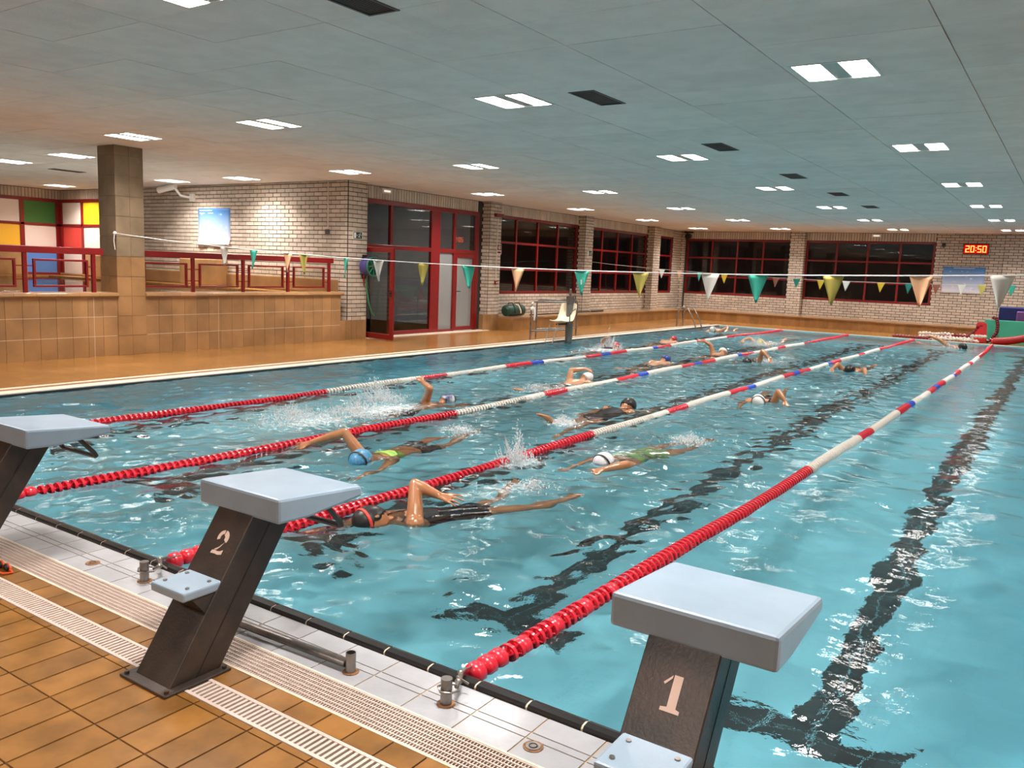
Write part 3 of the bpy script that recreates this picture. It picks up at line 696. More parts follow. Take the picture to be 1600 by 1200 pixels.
for a, b, z0, z1, c in [(-24.08, -23.10, 2.43, 3.02, 'p_white'), (-23.0, -22.1, 2.43, 3.02, 'p_yel'), (-24.08, -23.10, 1.79, 2.36, 'p_red'), (-23.0, -22.1, 1.79, 2.36, 'p_white'), (-24.08, -23.10, 1.06, 1.70, 'p_white'), (-22.0, -20.8, 2.43, 3.02, 'p_white'), (-22.0, -20.8, 1.79, 2.36, 'p_green')]:
    part('coloured_panel', MB().box(a, b, RY - .05, RY - .02, z0, z1), c, cpw, label=M[c].name.replace('_', ' '))

# ------------------------------------------------------------------ benches
M['bench_tile'] = mat('tan_bench_tile', (0.40, 0.205, 0.07), 0.35, var=0.3, rnd=0.16, noise_scale=2.5)
def bench(label, kind, a, b, front):
    t = thing('tiled_bench', label, 'bench')
    if kind == 'x':
        part('bench_body', MB().box(WX, front - .012, a, b, DECK, .345), 'tan_joint', t)
        top = [(WX, front + .02, a + .3 * i + .002, min(a + .3 * i + .298, b + .6), .345, .385) for i in range(int((b - a) / .3) + 1)]
        fr = [(front - .012, front, a + .162 * i + .002, a + .162 * i + .16, DECK, .343) for i in range(int((b - a) / .162))]
        fr += [(WX, front, a - .012, a, DECK, .343)]
    else:
        part('bench_body', MB().box(a, b, front + .012, WY, DECK, .345), 'tan_joint', t)
        top = [(a + .3 * i + .002, min(a + .3 * i + .298, b), front - .02, WY, .345, .385) for i in range(int((b - a) / .3) + 1)]
        fr = [(a + .162 * i + .002, a + .162 * i + .16, front, front + .012, DECK, .343) for i in range(int((b - a) / .162))]
    pieces('bench_tile', fr, 'bench_tile', t, 150); pieces('seat_tile', top, 'tan_tile', t, 100)
BFY = 30.05
bench('long low tan tiled bench under the left windows', 'x', 18.5, BFY, -12.40)
bench('long low tan tiled bench along the far wall', 'y', -12.38, 2.9, BFY)

# ------------------------------------------------------------------ small fittings on the walls
def seg_digits(text, w, h, th, gap):
    """seven-segment strokes as boxes in the xz plane, facing -y"""
    S = {'0': 'abcdef', '2': 'abged', '5': 'afgcd'}; mb = MB(); x = 0
    for ch in text:
        if ch == ':':
            for z in (h * .3, h * .7): mb.box(x, x + th, -.004, 0, z - th / 2, z + th / 2)
            x += th + gap; continue
        R = {'a': (0, w, h - th, h), 'g': (0, w, h / 2 - th / 2, h / 2 + th / 2), 'd': (0, w, 0, th), 'f': (0, th, h / 2, h), 'b': (w - th, w, h / 2, h), 'e': (0, th, 0, h / 2), 'c': (w - th, w, 0, h / 2)}
        for s in S[ch]: q = R[s]; mb.box(x + q[0], x + q[1], -.004, 0, q[2], q[3])
        x += w + gap
    return mb, x - gap
ck = thing('wall_clock', 'red lit digital wall clock reading 20:50', 'clock', (-3.30, WY - .09, 2.72))
part('case', MB().box(0, .74, .0, .07, 0, .33), mat('dark_red_clock_case', (.10, .004, .004), .3), ck, bevel=.008)
part('face', MB().box(.02, .72, -.004, 0, .02, .31), emis('red_glow_panel', (1, .01, .01), .55), ck)
dg, wdt = seg_digits('20:50', .115, .22, .028, .03)
o = part('digits', dg, emis('lit_digits', (1, .14, .03), 6), ck); o.location = ((.74 - wdt) / 2, -.005, .055)
# posters
def poster_mat(name, seed):
    m = bpy.data.materials.new(name); m.use_nodes = True; nt = m.node_tree; b = nt.nodes['Principled BSDF']; b.inputs['Roughness'].default_value = .4
    tc = N(nt, 'ShaderNodeTexCoord'); sp = N(nt, 'ShaderNodeSeparateXYZ'); lk(nt, tc.outputs['Generated'], sp.inputs[0])
    r = N(nt, 'ShaderNodeValToRGB'); r.color_ramp.elements[0].position = .08; r.color_ramp.elements[0].color = (.70, .70, .78, 1); r.color_ramp.elements[1].position = .9; r.color_ramp.elements[1].color = (.08, .26, .62, 1)
    e = r.color_ramp.elements.new(.5); e.color = (.38, .52, .78, 1); lk(nt, sp.outputs[2], r.inputs[0])
    vo = N(nt, 'ShaderNodeTexVoronoi'); vo.inputs['Scale'].default_value = 7; mp = N(nt, 'ShaderNodeMapping'); mp.inputs['Location'].default_value = (seed, 0, seed); lk(nt, tc.outputs['Generated'], mp.inputs[0]); lk(nt, mp.outputs[0], vo.inputs['Vector'])
    mr = N(nt, 'ShaderNodeMapRange'); mr.inputs[1].default_value = .30; mr.inputs[2].default_value = .16; lk(nt, vo.outputs['Distance'], mr.inputs[0])
    hs = N(nt, 'ShaderNodeHueSaturation'); hs.inputs['Saturation'].default_value = .45; hs.inputs['Value'].default_value = 1.0; lk(nt, vo.outputs['Color'], hs.inputs['Color'])
    mz = N(nt, 'ShaderNodeMath', operation='LESS_THAN'); mz.inputs[1].default_value = .86; lk(nt, sp.outputs[2], mz.inputs[0]); mm = N(nt, 'ShaderNodeMath', operation='MULTIPLY'); lk(nt, mz.outputs[0], mm.inputs[0]); lk(nt, mr.outputs[0], mm.inputs[1])
    m7 = N(nt, 'ShaderNodeMath', operation='MULTIPLY'); m7.inputs[1].default_value = .6; lk(nt, mm.outputs[0], m7.inputs[0])
    mx = N(nt, 'ShaderNodeMix', data_type='RGBA'); lk(nt, m7.outputs[0], mx.inputs[0]); lk(nt, r.outputs[0], mx.inputs[6]); lk(nt, hs.outputs[0], mx.inputs[7]); lk(nt, mx.outputs[2], b.inputs['Base Color']); return m
def poster(label, x0, x1, z0, z1, y, seed, curl):
    nx, nz = 12, 16; v = []; f = []
    for j in range(nz + 1):
        for i in range(nx + 1):
            t = j / nz; bulge = curl * max(0, 1 - t * 5) * (1 + .4 * math.sin(i * 1.1)) + .004 * math.sin(i * .9 + j * .6)
            v.append((x0 + (x1 - x0) * i / nx, -.012 - abs(bulge), z0 + (z1 - z0) * t))
    for j in range(nz):
        for i in range(nx): a = j * (nx + 1) + i; f.append((a, a + 1, a + nx + 2, a + nx + 1))
    o = link('poster', MB().add(v, f).mesh('poster', poster_mat('printed_poster_%d' % seed, seed), True), loc=(0, y, 0), label=label, cat='poster')
    s = o.modifiers.new('thickness', 'SOLIDIFY'); s.thickness = .002
    for k, (a, b, c) in enumerate([(.05, .45, .93), (.05, .22, .86), (.32, .48, .86)] if seed == 3 else [(.25, .75, .94)]):
        part('title_band', MB().box(x0 + (x1 - x0) * a, x0 + (x1 - x0) * b, -.022, -.019, z0 + (z1 - z0) * c, z0 + (z1 - z0) * (c + .02)), 'white_p', o)
poster('blue and white printed poster on the spotlit recess wall', -17.95, -16.73, 1.955, 2.83, RY, 3, .05)
poster('blue to white landscape poster under the red clock', -3.83, -2.59, 1.43, 2.30, WY, 5, .03)
# cameras, emergency lights, signs
cc = thing('security_camera', 'white bullet security camera on the recess wall', 'camera', (-18.33, RY - .02, 3.2))
part('body', MB().tube([(-.42, -.52, .02), (.02, -.36, .14)], .075, 14), 'white_p', cc, True)
part('sun_shield', MB().box(-.2, .2, -.07, .07, .06, .075), 'white_p', cc); bpy.data.objects[cc.children[-1].name].matrix_local = Matrix.Translation((-.2, -.44, .1)) @ Matrix.Rotation(.35, 4, 'Z') @ Matrix.Rotation(-.27, 4, 'Y')
part('lens', MB().tube([(-.425, -.522, .018), (-.44, -.528, .014)], .05, 14), 'black', cc, True)
part('bracket', MB().tube([(0, -.36, .08), (.06, -.25, -.08), (.18, -.05, -.12)], .03, 8).box(.12, .26, -.05, .02, -.2, -.02), 'white_p', cc, True)
c2 = thing('security_camera', 'small dark camera at the far left ceiling corner', 'camera', (-12.8, WY - .28, CEIL - .02)); part('mount', MB().box(-.18, .18, -.04, .04, -.06, 0), 'black', c2); part('body', MB().tube([(0, .05, -.18), (0, -.12, -.2)], .11, 12), 'black', c2, True)
c3 = thing('wall_speaker', 'tiny dark box high on the far wall left of the clock', 'speaker', (-3.89, WY - .06, 3.0)); part('housing', MB().box(-.05, .05, -.02, .05, -.05, .05), 'black', c3); part('bracket', MB().box(-.015, .015, 0, .06, -.09, -.04), 'black', c3)
def emergency(label, loc, ax):
    t = thing('emergency_light', label, 'emergency light', loc, 'emergency lights')
    if ax == 'x': part('housing', MB().box(0, .10, -.16, .16, -.11, 0), 'white_p', t, bevel=.01); part('diffuser', MB().box(.10, .108, -.10, .10, -.08, -.04), emis('dim_emergency', (1, .85, .7), .9), t)
    else: part('housing', MB().box(-.16, .16, -.10, 0, -.11, 0), 'white_p', t, bevel=.01); part('diffuser', MB().box(-.10, .10, -.108, -.10, -.08, -.04), emis('dim_emergency_b', (1, .85, .7), .9), t)
emergency('small white emergency light above the glazed entrance', (WX + .012, 14.2, 3.34), 'x'); emergency('small white emergency light above the far right window', (-6.0, WY - .012, 3.34), 'y')
cj = thing('conduit', 'thin cream conduit and junction box on the recess wall end', 'conduit', (-13.47, RY - .02, 2.3)); part('pipe', MB().tube([(0, 0, .05), (0, 0, 1.07)], .012), 'pale_coping', cj, True); part('junction_box', MB().box(-.05, .05, -.04, .02, -.06, .06), 'tube', cj, bevel=.005)
M['sign_dark'] = mat('dark_green_sign', (0.015, 0.05, 0.035), .4); M['sign_white'] = mat('white_sign_print', (.8, .8, .76), .4)
def exit_sign(label, y0, y1, z0, z1):
    t = thing('exit_sign', label, 'sign', (PX + .014, (y0 + y1) / 2, (z0 + z1) / 2), 'exit signs on the pillars'); w, h = (y1 - y0) / 2, (z1 - z0) / 2
    part('plate', MB().box(0, .008, -w, w, -h, h), 'sign_white', t); part('panel', MB().box(.008, .010, -w * .9, w * .9, -h * .86, h * .86), 'sign_dark', t)
    part('door_mark', MB().box(.010, .0115, -w * .8, -w * .35, -h * .7, h * .7), 'sign_white', t)
    r = MB(); r.tube([(.011, w * .45, h * .1), (.011, w * .3, -h * .2), (.011, w * .5, -h * .6)], h * .07, 5); r.tube([(.011, w * .3, -h * .2), (.011, w * .05, -h * .5)], h * .07, 5); r.tube([(.011, w * .45, h * .2), (.011, w * .75, h * .05)], h * .06, 5); r.tube([(.011, w * .42, h * .2), (.011, w * .1, h * .25)], h * .06, 5); r.sphere((.011, w * .5, h * .5), h * .13, 8, 6); r.tube([(.011, -w * .25, 0), (.011, 0, 0)], h * .06, 4)
    part('running_figure', r, 'sign_white', t)
exit_sign('dark exit sign with running figure on the pillar left of the entrance', 12.985, 13.27, 2.17, 2.335); exit_sign('small exit sign on the third pillar', 23.22, 23.55, 2.14, 2.34)
fa = thing('fire_alarm', 'red alarm sounder, conduit and call point on the pillar right of the entrance', 'fire alarm', (PX + .012, 18.27, 0))
part('sounder', MB().box(0, .09, -.13, .20, 3.00, 3.09), 'red', fa, bevel=.01); part('conduit', MB().tube([(.012, .03, 3.0), (.012, .03, 1.33)], .012), 'pale_coping', fa, True)
part('call_point', MB().box(0, .05, -.03, .07, 1.24, 1.34), 'red', fa, bevel=.006); part('button', MB().tube([(.05, .02, 1.29), (.058, .02, 1.29)], .022, 10), 'sign_white', fa, True)
fs = thing('fire_sign', 'red square fire alarm sign on the pillar right of the entrance', 'sign', (PX + .014, 18.42, 2.17)); part('plate', MB().box(0, .006, -.10, .10, -.13, .13), 'sign_white', fs)
part('border', MB().box(.006, .008, -.09, .09, -.03, .12), 'red', fs); part('ring', MB().tube([(.011, .045 * math.cos(a), .045 + .045 * math.sin(a)) for a in [i * math.pi / 6 for i in range(12)]], .008, 5, close=True), 'sign_white', fs); part('disc', MB().sphere((.010, 0, .045), (.003, .018, .018), 10, 6), 'sign_white', fs); part('caption', MB().box(.006, .008, -.08, .08, -.11, -.055), 'red', fs)
# hose reel
M['hose_blue'] = mat('blue_violet_hose', (.07, .06, .22), .4); M['hose_green'] = mat('green_hose', (.04, .22, .10), .4); M['reel'] = mat('dark_green_reel', (.02, .16, .09), .45)
hr = thing('hose_reel', 'wall hose reel with blue hose and green spoked face', 'hose reel', (PX + .01, 13.33, 1.60))
part('wall_bracket', MB().box(0, .04, -.05, .05, -.25, .25).box(0, .30, -.02, .02, -.02, .02), 'black', hr)
for k in range(5):
    part('hose_coil', MB().tube([(.07 + k * .045, .17 * math.cos(a), .17 * math.sin(a)) for a in [i * math.pi / 12 for i in range(24)]], .024, 8, close=True), 'hose_blue', hr, True)
part('drum', MB().tube([(.04, 0, 0), (.28, 0, 0)], .15, 20), 'reel', hr, True)
part('rim', MB().tube([(.30, .20 * math.cos(a), .20 * math.sin(a)) for a in [i * math.pi / 14 for i in range(28)]], .018, 8, close=True), 'reel', hr, True)
for i in range(8):
    a = i * math.pi / 4; part('spoke', MB().tube([(.30, .04 * math.cos(a), .04 * math.sin(a)), (.30, .2 * math.cos(a), .2 * math.sin(a))], .014, 6), 'reel', hr, True)
part('hub', MB().tube([(.26, 0, 0), (.325, 0, 0)], .06, 14), 'steel', hr, True)
part('hanging_hose', MB().tube([(.10, -.02, -.2), (.12, -.03, -.45), (.14, .02, -.75), (.18, .08, -1.0), (.2, .14, -1.06), (.18, .16, -1.0)], .016, 8), 'hose_green', hr, True)
part('nozzle', MB().tube([(.10, -.09, -.18), (.10, -.09, -.34)], [.02, .012], 8).tube([(.10, -.09, -.34), (.10, -.085, -.42)], .014, 8), 'red', hr, True)

# ------------------------------------------------------------------ pool furniture on the left side
ht = thing('pool_lift', 'pool lift with cream plastic seat on a grey post by the left edge', 'pool lift', (-9.97, 17.20, 0))
M['lift'] = mat('grey_green_post', (.17, .18, .17), .35, metal=.3); M['cream'] = mat('cream_plastic_seat', (.78, .66, .48), .45)
part('post', MB().tube([(.04, 0, -.3), (.04, 0, 1.05)], .085, 14), 'lift', ht, True)
part('post_sleeve', MB().tube([(.04, 0, .92), (.04, 0, 1.08)], .098, 14), 'tube', ht, True)
part('tap_head', MB().tube([(.04, 0, 1.06), (.04, 0, 1.22)], .028, 8).tube([(.04, -.08, 1.15), (.04, .08, 1.15)], .016, 8).sphere((.04, .0, 1.23), .032, 8, 6), 'tube', ht, True)
sb = MB(); rg = []
for i, (y, z, w) in enumerate([(-.98, .50, .17), (-.90, .47, .22), (-.70, .46, .235), (-.52, .47, .235), (-.44, .55, .235), (-.38, .72, .235), (-.33, .90, .225), (-.31, .95, .20)]):
    rg.append([Vector((.0 + w * u, y + (0.05 * (1 - u * u) if i > 4 else 0), z - (.03 * (1 - u * u) if i < 4 else 0))) for u in (-1, -.5, 0, .5, 1)])
sv = [p for r in rg for p in r]; sf = [(i * 5 + j, i * 5 + j + 1, i * 5 + j + 6, i * 5 + j + 5) for i in range(len(rg) - 1) for j in range(4)]
o = link('seat_shell', MB().add(sv, sf).mesh('seat', 'cream', True), ht); sm = o.modifiers.new('th', 'SOLIDIFY'); sm.thickness = .025; ss = o.modifiers.new('ss', 'SUBSURF'); ss.levels = ss.render_levels = 2
o.location = (0, .35, .10); o.scale = (1.0, .95, .86)
part('seat_arm', MB().tube([(0, -.5, .43), (0, -.05, .43), (.04, 0, .43)], .025, 8), 'black', ht, True)
part('armrest', MB().tube([(.27, -.38, .45), (.27, -.38, .72), (.27, -.12, .80)], .014, 8), 'tube', ht, True)
part('footrest_bar', MB().tube([(.1, -.62, .46), (.1, -.85, -.02)], .014, 8).tube([(-.1, -.62, .46), (-.1, -.85, -.02)], .014, 8), 'steel', ht, True)
part('footrest', MB().box(-.18, .18, -.97, -.80, -.03, 0.0), 'white_p', ht, bevel=.008)
def gate_rail(label, pts_list):
    t = thing('guard_rail', label, 'guard rail', (0, 0, 0), 'tubular rails around the pool lift')
    for i, p in enumerate(pts_list): part('rail_tube', MB().tube(p, .022, 10), 'tube', t, True)
def hoop(a, b, h, r=.1):
    A, B = Vector((*a, 0)), Vector((*b, 0)); u = (B - A).normalized(); z = Vector((0, 0, 1))
    return [A + z * DECK, A + z * (h - r), A + u * r * .3 + z * (h - r * .3), A + u * r + z * h, B - u * r + z * h, B - u * r * .3 + z * (h - r * .3), B + z * (h - r), B + z * DECK]
def crossbar(a, b, z): return [(*a, z), (*b, z)]
gate_rail('bent steel tube rail beside the pool lift, nearer the water', [hoop((-10.56, 16.50), (-10.26, 17.92), .92), crossbar((-10.56, 16.50), (-10.26, 17.92), .24)])
gate_rail('bent steel tube rail behind the pool lift, nearer the bench', [hoop((-10.82, 17.15), (-10.50, 18.55), .95), crossbar((-10.82, 17.15), (-10.50, 18.55), .24)])
hcl = thing('hanging_cloth', 'small crumpled white cloth hung on the lift side rail', 'cloth', (-10.56, 16.50, .70))
part('draped_part', MB().tube([(.01, -.05, .06), (.035, .0, .08), (.04, .05, .05), (.05, .08, -.06), (.045, .07, -.20)], [(.02, .03), (.035, .05), (.03, .05), (.02, .035), (.012, .02)], 8), 'white_p', hcl, True)
part('hem', MB().tube([(.045, .045, -.20), (.045, .095, -.205)], .008, 6), 'pale_coping', hcl, True)
lad = thing('pool_ladder', 'bent steel pool ladder at the far left corner of the pool', 'ladder', (-10.1, 25.52, 0))
for dy in (-.25, .25): part('handrail', MB().tube([(-.50, dy, DECK), (-.50, dy, .45), (-.44, dy, .60), (-.30, dy, .68), (-.16, dy, .63), (.02, dy, .35), (.16, dy, .0), (.18, dy, -.25), (.18, dy, -1.0)], .021, 10), 'steel', lad, True)
for z in (-.3, -.6, -.9): part('tread', MB().box(.14, .22, -.25, .25, z, z + .02), 'steel', lad)
bag = thing('sports_bag', 'dark green sports bag lying on the left bench', 'bag', (-12.72, 18.98, .386))
M['bagc'] = mat('dark_green_bag_cloth', (.012, .065, .045), .45, bump=.3, bscale=18); 
part('bag_body', MB().tube([(0, -.42, .15), (0, -.38, .16), (0, 0, .17), (0, .38, .16), (0, .42, .15)], [(.10, .10), (.15, .15), (.17, .165), (.15, .15), (.10, .10)], 14), 'bagc', bag, True)
for y in (-.16, .16): part('handle', MB().tube([(-.13, y, .24), (-.06, y, .36), (.06, y, .37), (.15, y * 1.05, .22), (.17, y, .08)], .014, 6), 'black', bag, True)
part('towel_strip', MB().tube([(.02, .02, .345), (.12, .06, .30), (.175, .09, .17), (.18, .1, .09)], [(.004, .03)] * 4, 6, up=(0, 1, 0)), 'cream', bag, True); part('zip', MB().tube([(0, -.38, .325), (0, .38, .325)], .006, 5), 'steel', bag)
pk = thing('rescue_pole', 'long dark pole lying along the left bench', 'pole', (-12.78, 0, .40)); part('shaft', MB().tube([(0, 19.9, 0), (-.05, 24.3, .02)], .016, 8), 'black', pk, True); part('grip', MB().tube([(-.04, 23.6, .02), (-.05, 24.4, .02)], .026, 8), 'black', pk, True)

# ------------------------------------------------------------------ far right corner: mats, floats, stored ropes
gm = thing('foam_mat', 'large green foam mat leaning at the far right corner', 'mat', (-2.25, 28.75, DECK)); part('mat_sheet', MB().box(0, 3.6, 0, .06, 0, .70), 'green_m', gm, bevel=.015); gm.rotation_euler = (math.radians(-14), 0, math.radians(2)); part('edge_binding', MB().box(0, 3.6, .061, .07, .64, .70), 'green_m', gm)
bm_ = thing('foam_mat', 'dark blue foam block behind the green mat', 'mat', (-1.95, 29.5, DECK)); part('block', MB().box(0, 3.2, 0, .5, 0, 1.06), 'navy', bm_, bevel=.02); part('end_cap', MB().box(-.004, .0, .03, .47, .05, 1.0), 'navy', bm_)
lm_ = thing('foam_float', 'lilac foam float between the blue block and the green mat', 'float', (-1.47, 29.32, DECK)); part('slab', MB().box(0, 1.3, 0, .10, 0, .95), 'lilac', lm_, bevel=.02)
kb = thing('float_board', 'bright red foam board standing beside the stored ropes', 'float', (-2.45, 28.35, DECK)); part('board', MB().prism([(0, 0), (.34, 0), (.30, .55), (.27, .60), (.06, .60), (.03, .55)], 'y', 0, .07), 'red_f', kb, bevel=.012); kb.rotation_euler = (math.radians(-6), 0, 0)
part('grip_slot', MB().prism([(.12, .48), (.20, .48), (.20, .51), (.12, .51)], 'y', -.002, .0), 'red', kb)

def beads(name, pts, r, m, parent, step, jit=0.0):
    """a run of float discs along a polyline, joined"""
    mb = MB(); pts = [Vector(p) for p in pts]; acc = 0
    for a, b in zip(pts, pts[1:]):
        d = b - a; L = d.length; u = d.normalized(); n = max(1, int(L / step))
        for i in range(n):
            p = a + u * (L * (i + .5) / n); rr = r * (1 + random.uniform(-jit, jit)); mb.tube([p - u * step * .36, p + u * step * .36], rr, 8)
        mb.tube([a, b], r * .55, 5)
    o = link(name, mb.mesh(name, m), parent, kind='stuff'); return o
def wob(p0, p1, n, a, z=.06):
    return [(p0[0] + (p1[0] - p0[0]) * i / n + random.uniform(-a, a) * .4, p0[1] + (p1[1] - p0[1]) * i / n + random.uniform(-a, a), z + random.uniform(-.01, .02) + (i % 3) * .012) for i in range(n + 1)]
sr = thing('stored_lane_rope', 'dark red lane rope lying along the far pool edge', 'lane rope', (0, 0, 0), 'stored lane ropes'); beads('float_discs', [(-4.62, 27.98, .08), (-4.1, 27.95, .08), (-3.6, 27.95, .08), (-3.2, 28.2, .14), (-2.9, 28.35, .20), (-2.6, 28.4, .19), (-2.44, 28.42, .35), (-2.36, 28.40, .52)], .05, mat('maroon_float', (.26, .012, .02), .4), sr, .075); part('end_clip', MB().tube([(-4.64, 27.98, .08), (-4.74, 27.98, .06)], .012), 'steel', sr)
for i, (lab, p0, p1, n, a) in enumerate([('front strand of the white floats piled on the far edge', (-3.5, 27.86), (-2.25, 27.86), 9, .05), ('middle strand of the white floats piled on the far edge', (-3.9, 28.1), (-2.4, 28.1), 9, .07), ('back strand of the white floats piled on the far edge', (-3.8, 28.6), (-2.6, 28.45), 8, .05), ('upper white strand of floats crossing the pile', (-4.0, 28.35), (-2.7, 28.55), 8, .08), ('shortest white strand of floats beside the red board', (-2.5, 27.9), (-2.1, 28.2), 4, .03)]):
    t = thing('stored_lane_rope', lab, 'lane rope', (0, 0, 0), 'stored lane ropes'); beads('float_discs', wob(p0, p1, n, a, .075 + i * .035), .052, 'rope_white', t, .075, .08)
    part('end_clip', MB().tube([(p0[0] - .02, p0[1], .08), (p0[0] - .10, p0[1], .05)], .012), 'steel', t)
t = thing('stored_lane_rope', 'dark red lane rope hanging down over the green mat', 'lane rope', (0, 0, 0), 'stored lane ropes'); beads('float_discs', [(-2.05, 28.9, .78), (-1.93, 28.75, .74), (-1.88, 28.62, .55), (-1.88, 28.5, .35), (-1.98, 28.35, .15), (-2.1, 28.2, .07)], .05, mat('dark_maroon_float', (.16, .012, .02), .4), t, .075); part('end_clip', MB().tube([(-2.1, 28.2, .07), (-2.17, 28.12, .05)], .012), 'steel', t)
rd = thing('foam_noodle', 'wide red curved foam slide piece in front of the green mat', 'float', (0, 0, 0)); rgs = []
for u in range(9):
    q = u / 8; x = -1.92 + 1.9 * q; z = .10 + .62 * q ** 1.6; rgs.append((x, 28.18, z))
part('foam_body', MB().tube(rgs, [(.11, .11)] * 9, 10, up=(0, 1, 0)), mat('deep_red_foam', (.42, .008, .012), .45), rd, True); part('end_disc', MB().tube([(-1.93, 28.18, .10), (-1.97, 28.18, .10)], .08, 12), 'red_f', rd, True)

# ------------------------------------------------------------------ starting blocks
def numeral(ch):
    """stencil numerals as 2-D polygons, width about .09, height .125"""
    if ch == '1': return [[(.018, 0), (.088, 0), (.088, .012), (.073, .016), (.073, .125), (.041, .125), (.041, .016), (.018, .012)], [(.008, .092), (.014, .086), (.036, .112), (.036, .122)]]
    def arc(cx, cy, ro, ri, a0, a1, n=10, sx=1.0):
        A = [math.radians(a0 + (a1 - a0) * i / n) for i in range(n + 1)]
        return [(cx + sx * ro * math.cos(t), cy + ro * math.sin(t)) for t in A] + [(cx + sx * ri * math.cos(t), cy + ri * math.sin(t)) for t in A[::-1]]
    if ch == '2': return [arc(.048, .087, .040, .020, 95, 205, 8), arc(.048, .087, .041, .014, 82, -30, 8), [(.074, .068), (.082, .078), (.05, .040), (.022, .022), (.040, .022), (.058, .040)][::1], [(.008, 0), (.040, .002), (.062, .0), (.088, .006), (.088, .030), (.07, .020), (.05, .017), (.03, .020), (.012, .016)]]
    return [[(.015, .125), (.080, .125), (.080, .112), (.06, .098), (.03, .098), (.015, .104)], [(.050, .094), (.066, .094), (.054, .076), (.040, .076)], arc(.045, .040, .038, .016, 80, -60, 10), arc(.045, .040, .038, .026, -75, -160, 8)]
def start_block(n, dx, label):
    t = thing('starting_block', label, 'starting block', (dx - 2.86 + .05, 0, 0), 'numbered starting blocks')
    ax = -.02          # post centre in x (local)
    part('base_plate', MB().box(ax - .15, ax + .15, 1.745, 2.045, DECK + .001, DECK + .011), 'charcoal', t, bevel=.003)
    for bx, by in ((-.13, 1.765), (.13, 1.765), (-.13, 2.025), (.13, 2.025)): part('bolt', MB().tube([(ax + bx, by, DECK + .01), (ax + bx, by, DECK + .022)], .010, 6), 'charcoal', t)
    w = .112
    part('post', MB().prism([(1.79, DECK + .01), (2.02, DECK + .01), (2.43, .655), (2.20, .655)], 'x', ax - w, ax + w), 'charcoal', t, bevel=.004)
    part('side_seam', MB().prism([(1.905, DECK + .012), (1.911, DECK + .012), (2.321, .655), (2.315, .655)], 'x', ax + w, ax + w + .0015), 'black', t)
    # top slab, thinner towards the water
    yb, yf = 2.185, 2.66
    slab = MB().prism([(yb, .735), (yf, .700), (yf + .005, .650), (yb + .16, .622), (yb, .628)], 'x', -.262, .248)
    part('top_slab', slab, 'blue_slab', t, bevel=.013)
    # step
    st = MB().prism([(1.857, .400), (2.105, .402), (2.105, .364), (1.857, .362)], 'x', ax - .105, ax + .109)
    part('foot_step', st, 'blue_slab', t, bevel=.008)
    for bx, by in ((-.07, 1.90), (.075, 1.90), (-.07, 2.00), (.075, 2.00)): part('step_bolt', MB().tube([(ax + bx, by, .4005), (ax + bx, by, .4055)], .0085, 8), 'steel', t)
    part('step_bracket', MB().prism([(1.90, .361), (2.06, .361), (1.975, .27)], 'x', ax - .075, ax + .105), 'charcoal', t)
    # hand grip
    part('hand_grip', MB().tube([(.17, 2.50, .642), (.17, 2.60, .535), (.165, 2.615, .512), (.15, 2.62, .505), (-.19, 2.62, .505), (-.205, 2.615, .512), (-.21, 2.60, .535), (-.21, 2.50, .642)], .0135, 8), 'charcoal', t, True)
    # number on the sloping rear face
    mb = MB(); sl = Vector((0, .41, .615)); sl.normalize(); nrm = Vector((0, -sl.z, sl.y))
    o0 = Vector((ax - .035, 1.79, DECK + .01)) + sl * .525
    for poly in numeral(n):
        v = [o0 + Vector((1, 0, 0)) * (a * .82) + sl * b * .82 + nrm * .0012 for a, b in poly]; v2 = [p - nrm * .0011 for p in v]
        k = len(v); mb.add(v + v2, [tuple(range(k)), tuple(range(2 * k - 1, k - 1, -1))] + [(i, i + k, (i + 1) % k + k, (i + 1) % k) for i in range(k)])
    part('number', mb, 'paint_num', t, label='stencilled number ' + n)
start_block('1', 2.0 + .0, 'starting block numbered 1, beside the open right lane')
start_block('2', 0.0, 'starting block numbered 2, middle of the three')
start_block('3', -2.0, 'starting block numbered 3, cut off by the left edge of the view')

# deck fittings by the near edge
def anchor(label, x, y, rope_x):
    t = thing('anchor_post', label, 'anchor post', (x, y, DECK), 'rope anchor posts')
    part('rust_ring', MB().tube([(0, 0, 0), (0, 0, .004)], .036, 16), 'rust', t); part('tube', MB().tube([(0, 0, 0), (0, 0, .105)], .0225, 16), 'tube', t, True)
    part('shackle', MB().tube([(.01, .04, .066), (-.025, .02, .070), (-.032, -.012, .066), (-.005, -.032, .06), (.030, -.012, .058), (.035, .03, .052), (.01, .06, .05)], .0045, 8), 'steel', t, True)
    part('turnbuckle', MB().tube([(.012, .045, .055), (-.012, .095, .052), (rope_x - x + .01, .17, .042), (rope_x - x, .215, .036)], [.008, .011, .010, .008], 8).tube([(-.03, .10, .062), (.02, .115, .040)], .0045, 6).sphere((-.01, .09, .053), (.015, .018, .013), 8, 6).sphere((rope_x - x + .012, .165, .044), (.014, .016, .012), 8, 6), 'steel', t, True)
    part('tension_wire', MB().tube([(rope_x - x, .20, .036), (rope_x - x, .30, .026)], .004, 6), 'steel', t)
anchor('steel anchor post in full view, tied to the nearest lane rope', -1.832, 2.374, -1.90); anchor('steel anchor post partly behind the foot step of the middle block', -3.80, 2.374, -3.93)
fp = thing('floor_socket', 'open steel socket with a long tube rail lying from it', 'socket', (-2.295, 2.332, DECK)); part('rust_ring', MB().tube([(0, 0, 0), (0, 0, .004)], .034, 16), 'rust', fp)
rr = MB(); 
for i in range(16):
    pass
part('tube', MB().loft([[Vector((r * math.cos(a), r * math.sin(a), z)) for a in [j * math.pi / 8 for j in range(16)]] for r, z in ((.021, 0), (.021, .085), (.018, .085), (.018, .02))]), 'tube', fp, True)
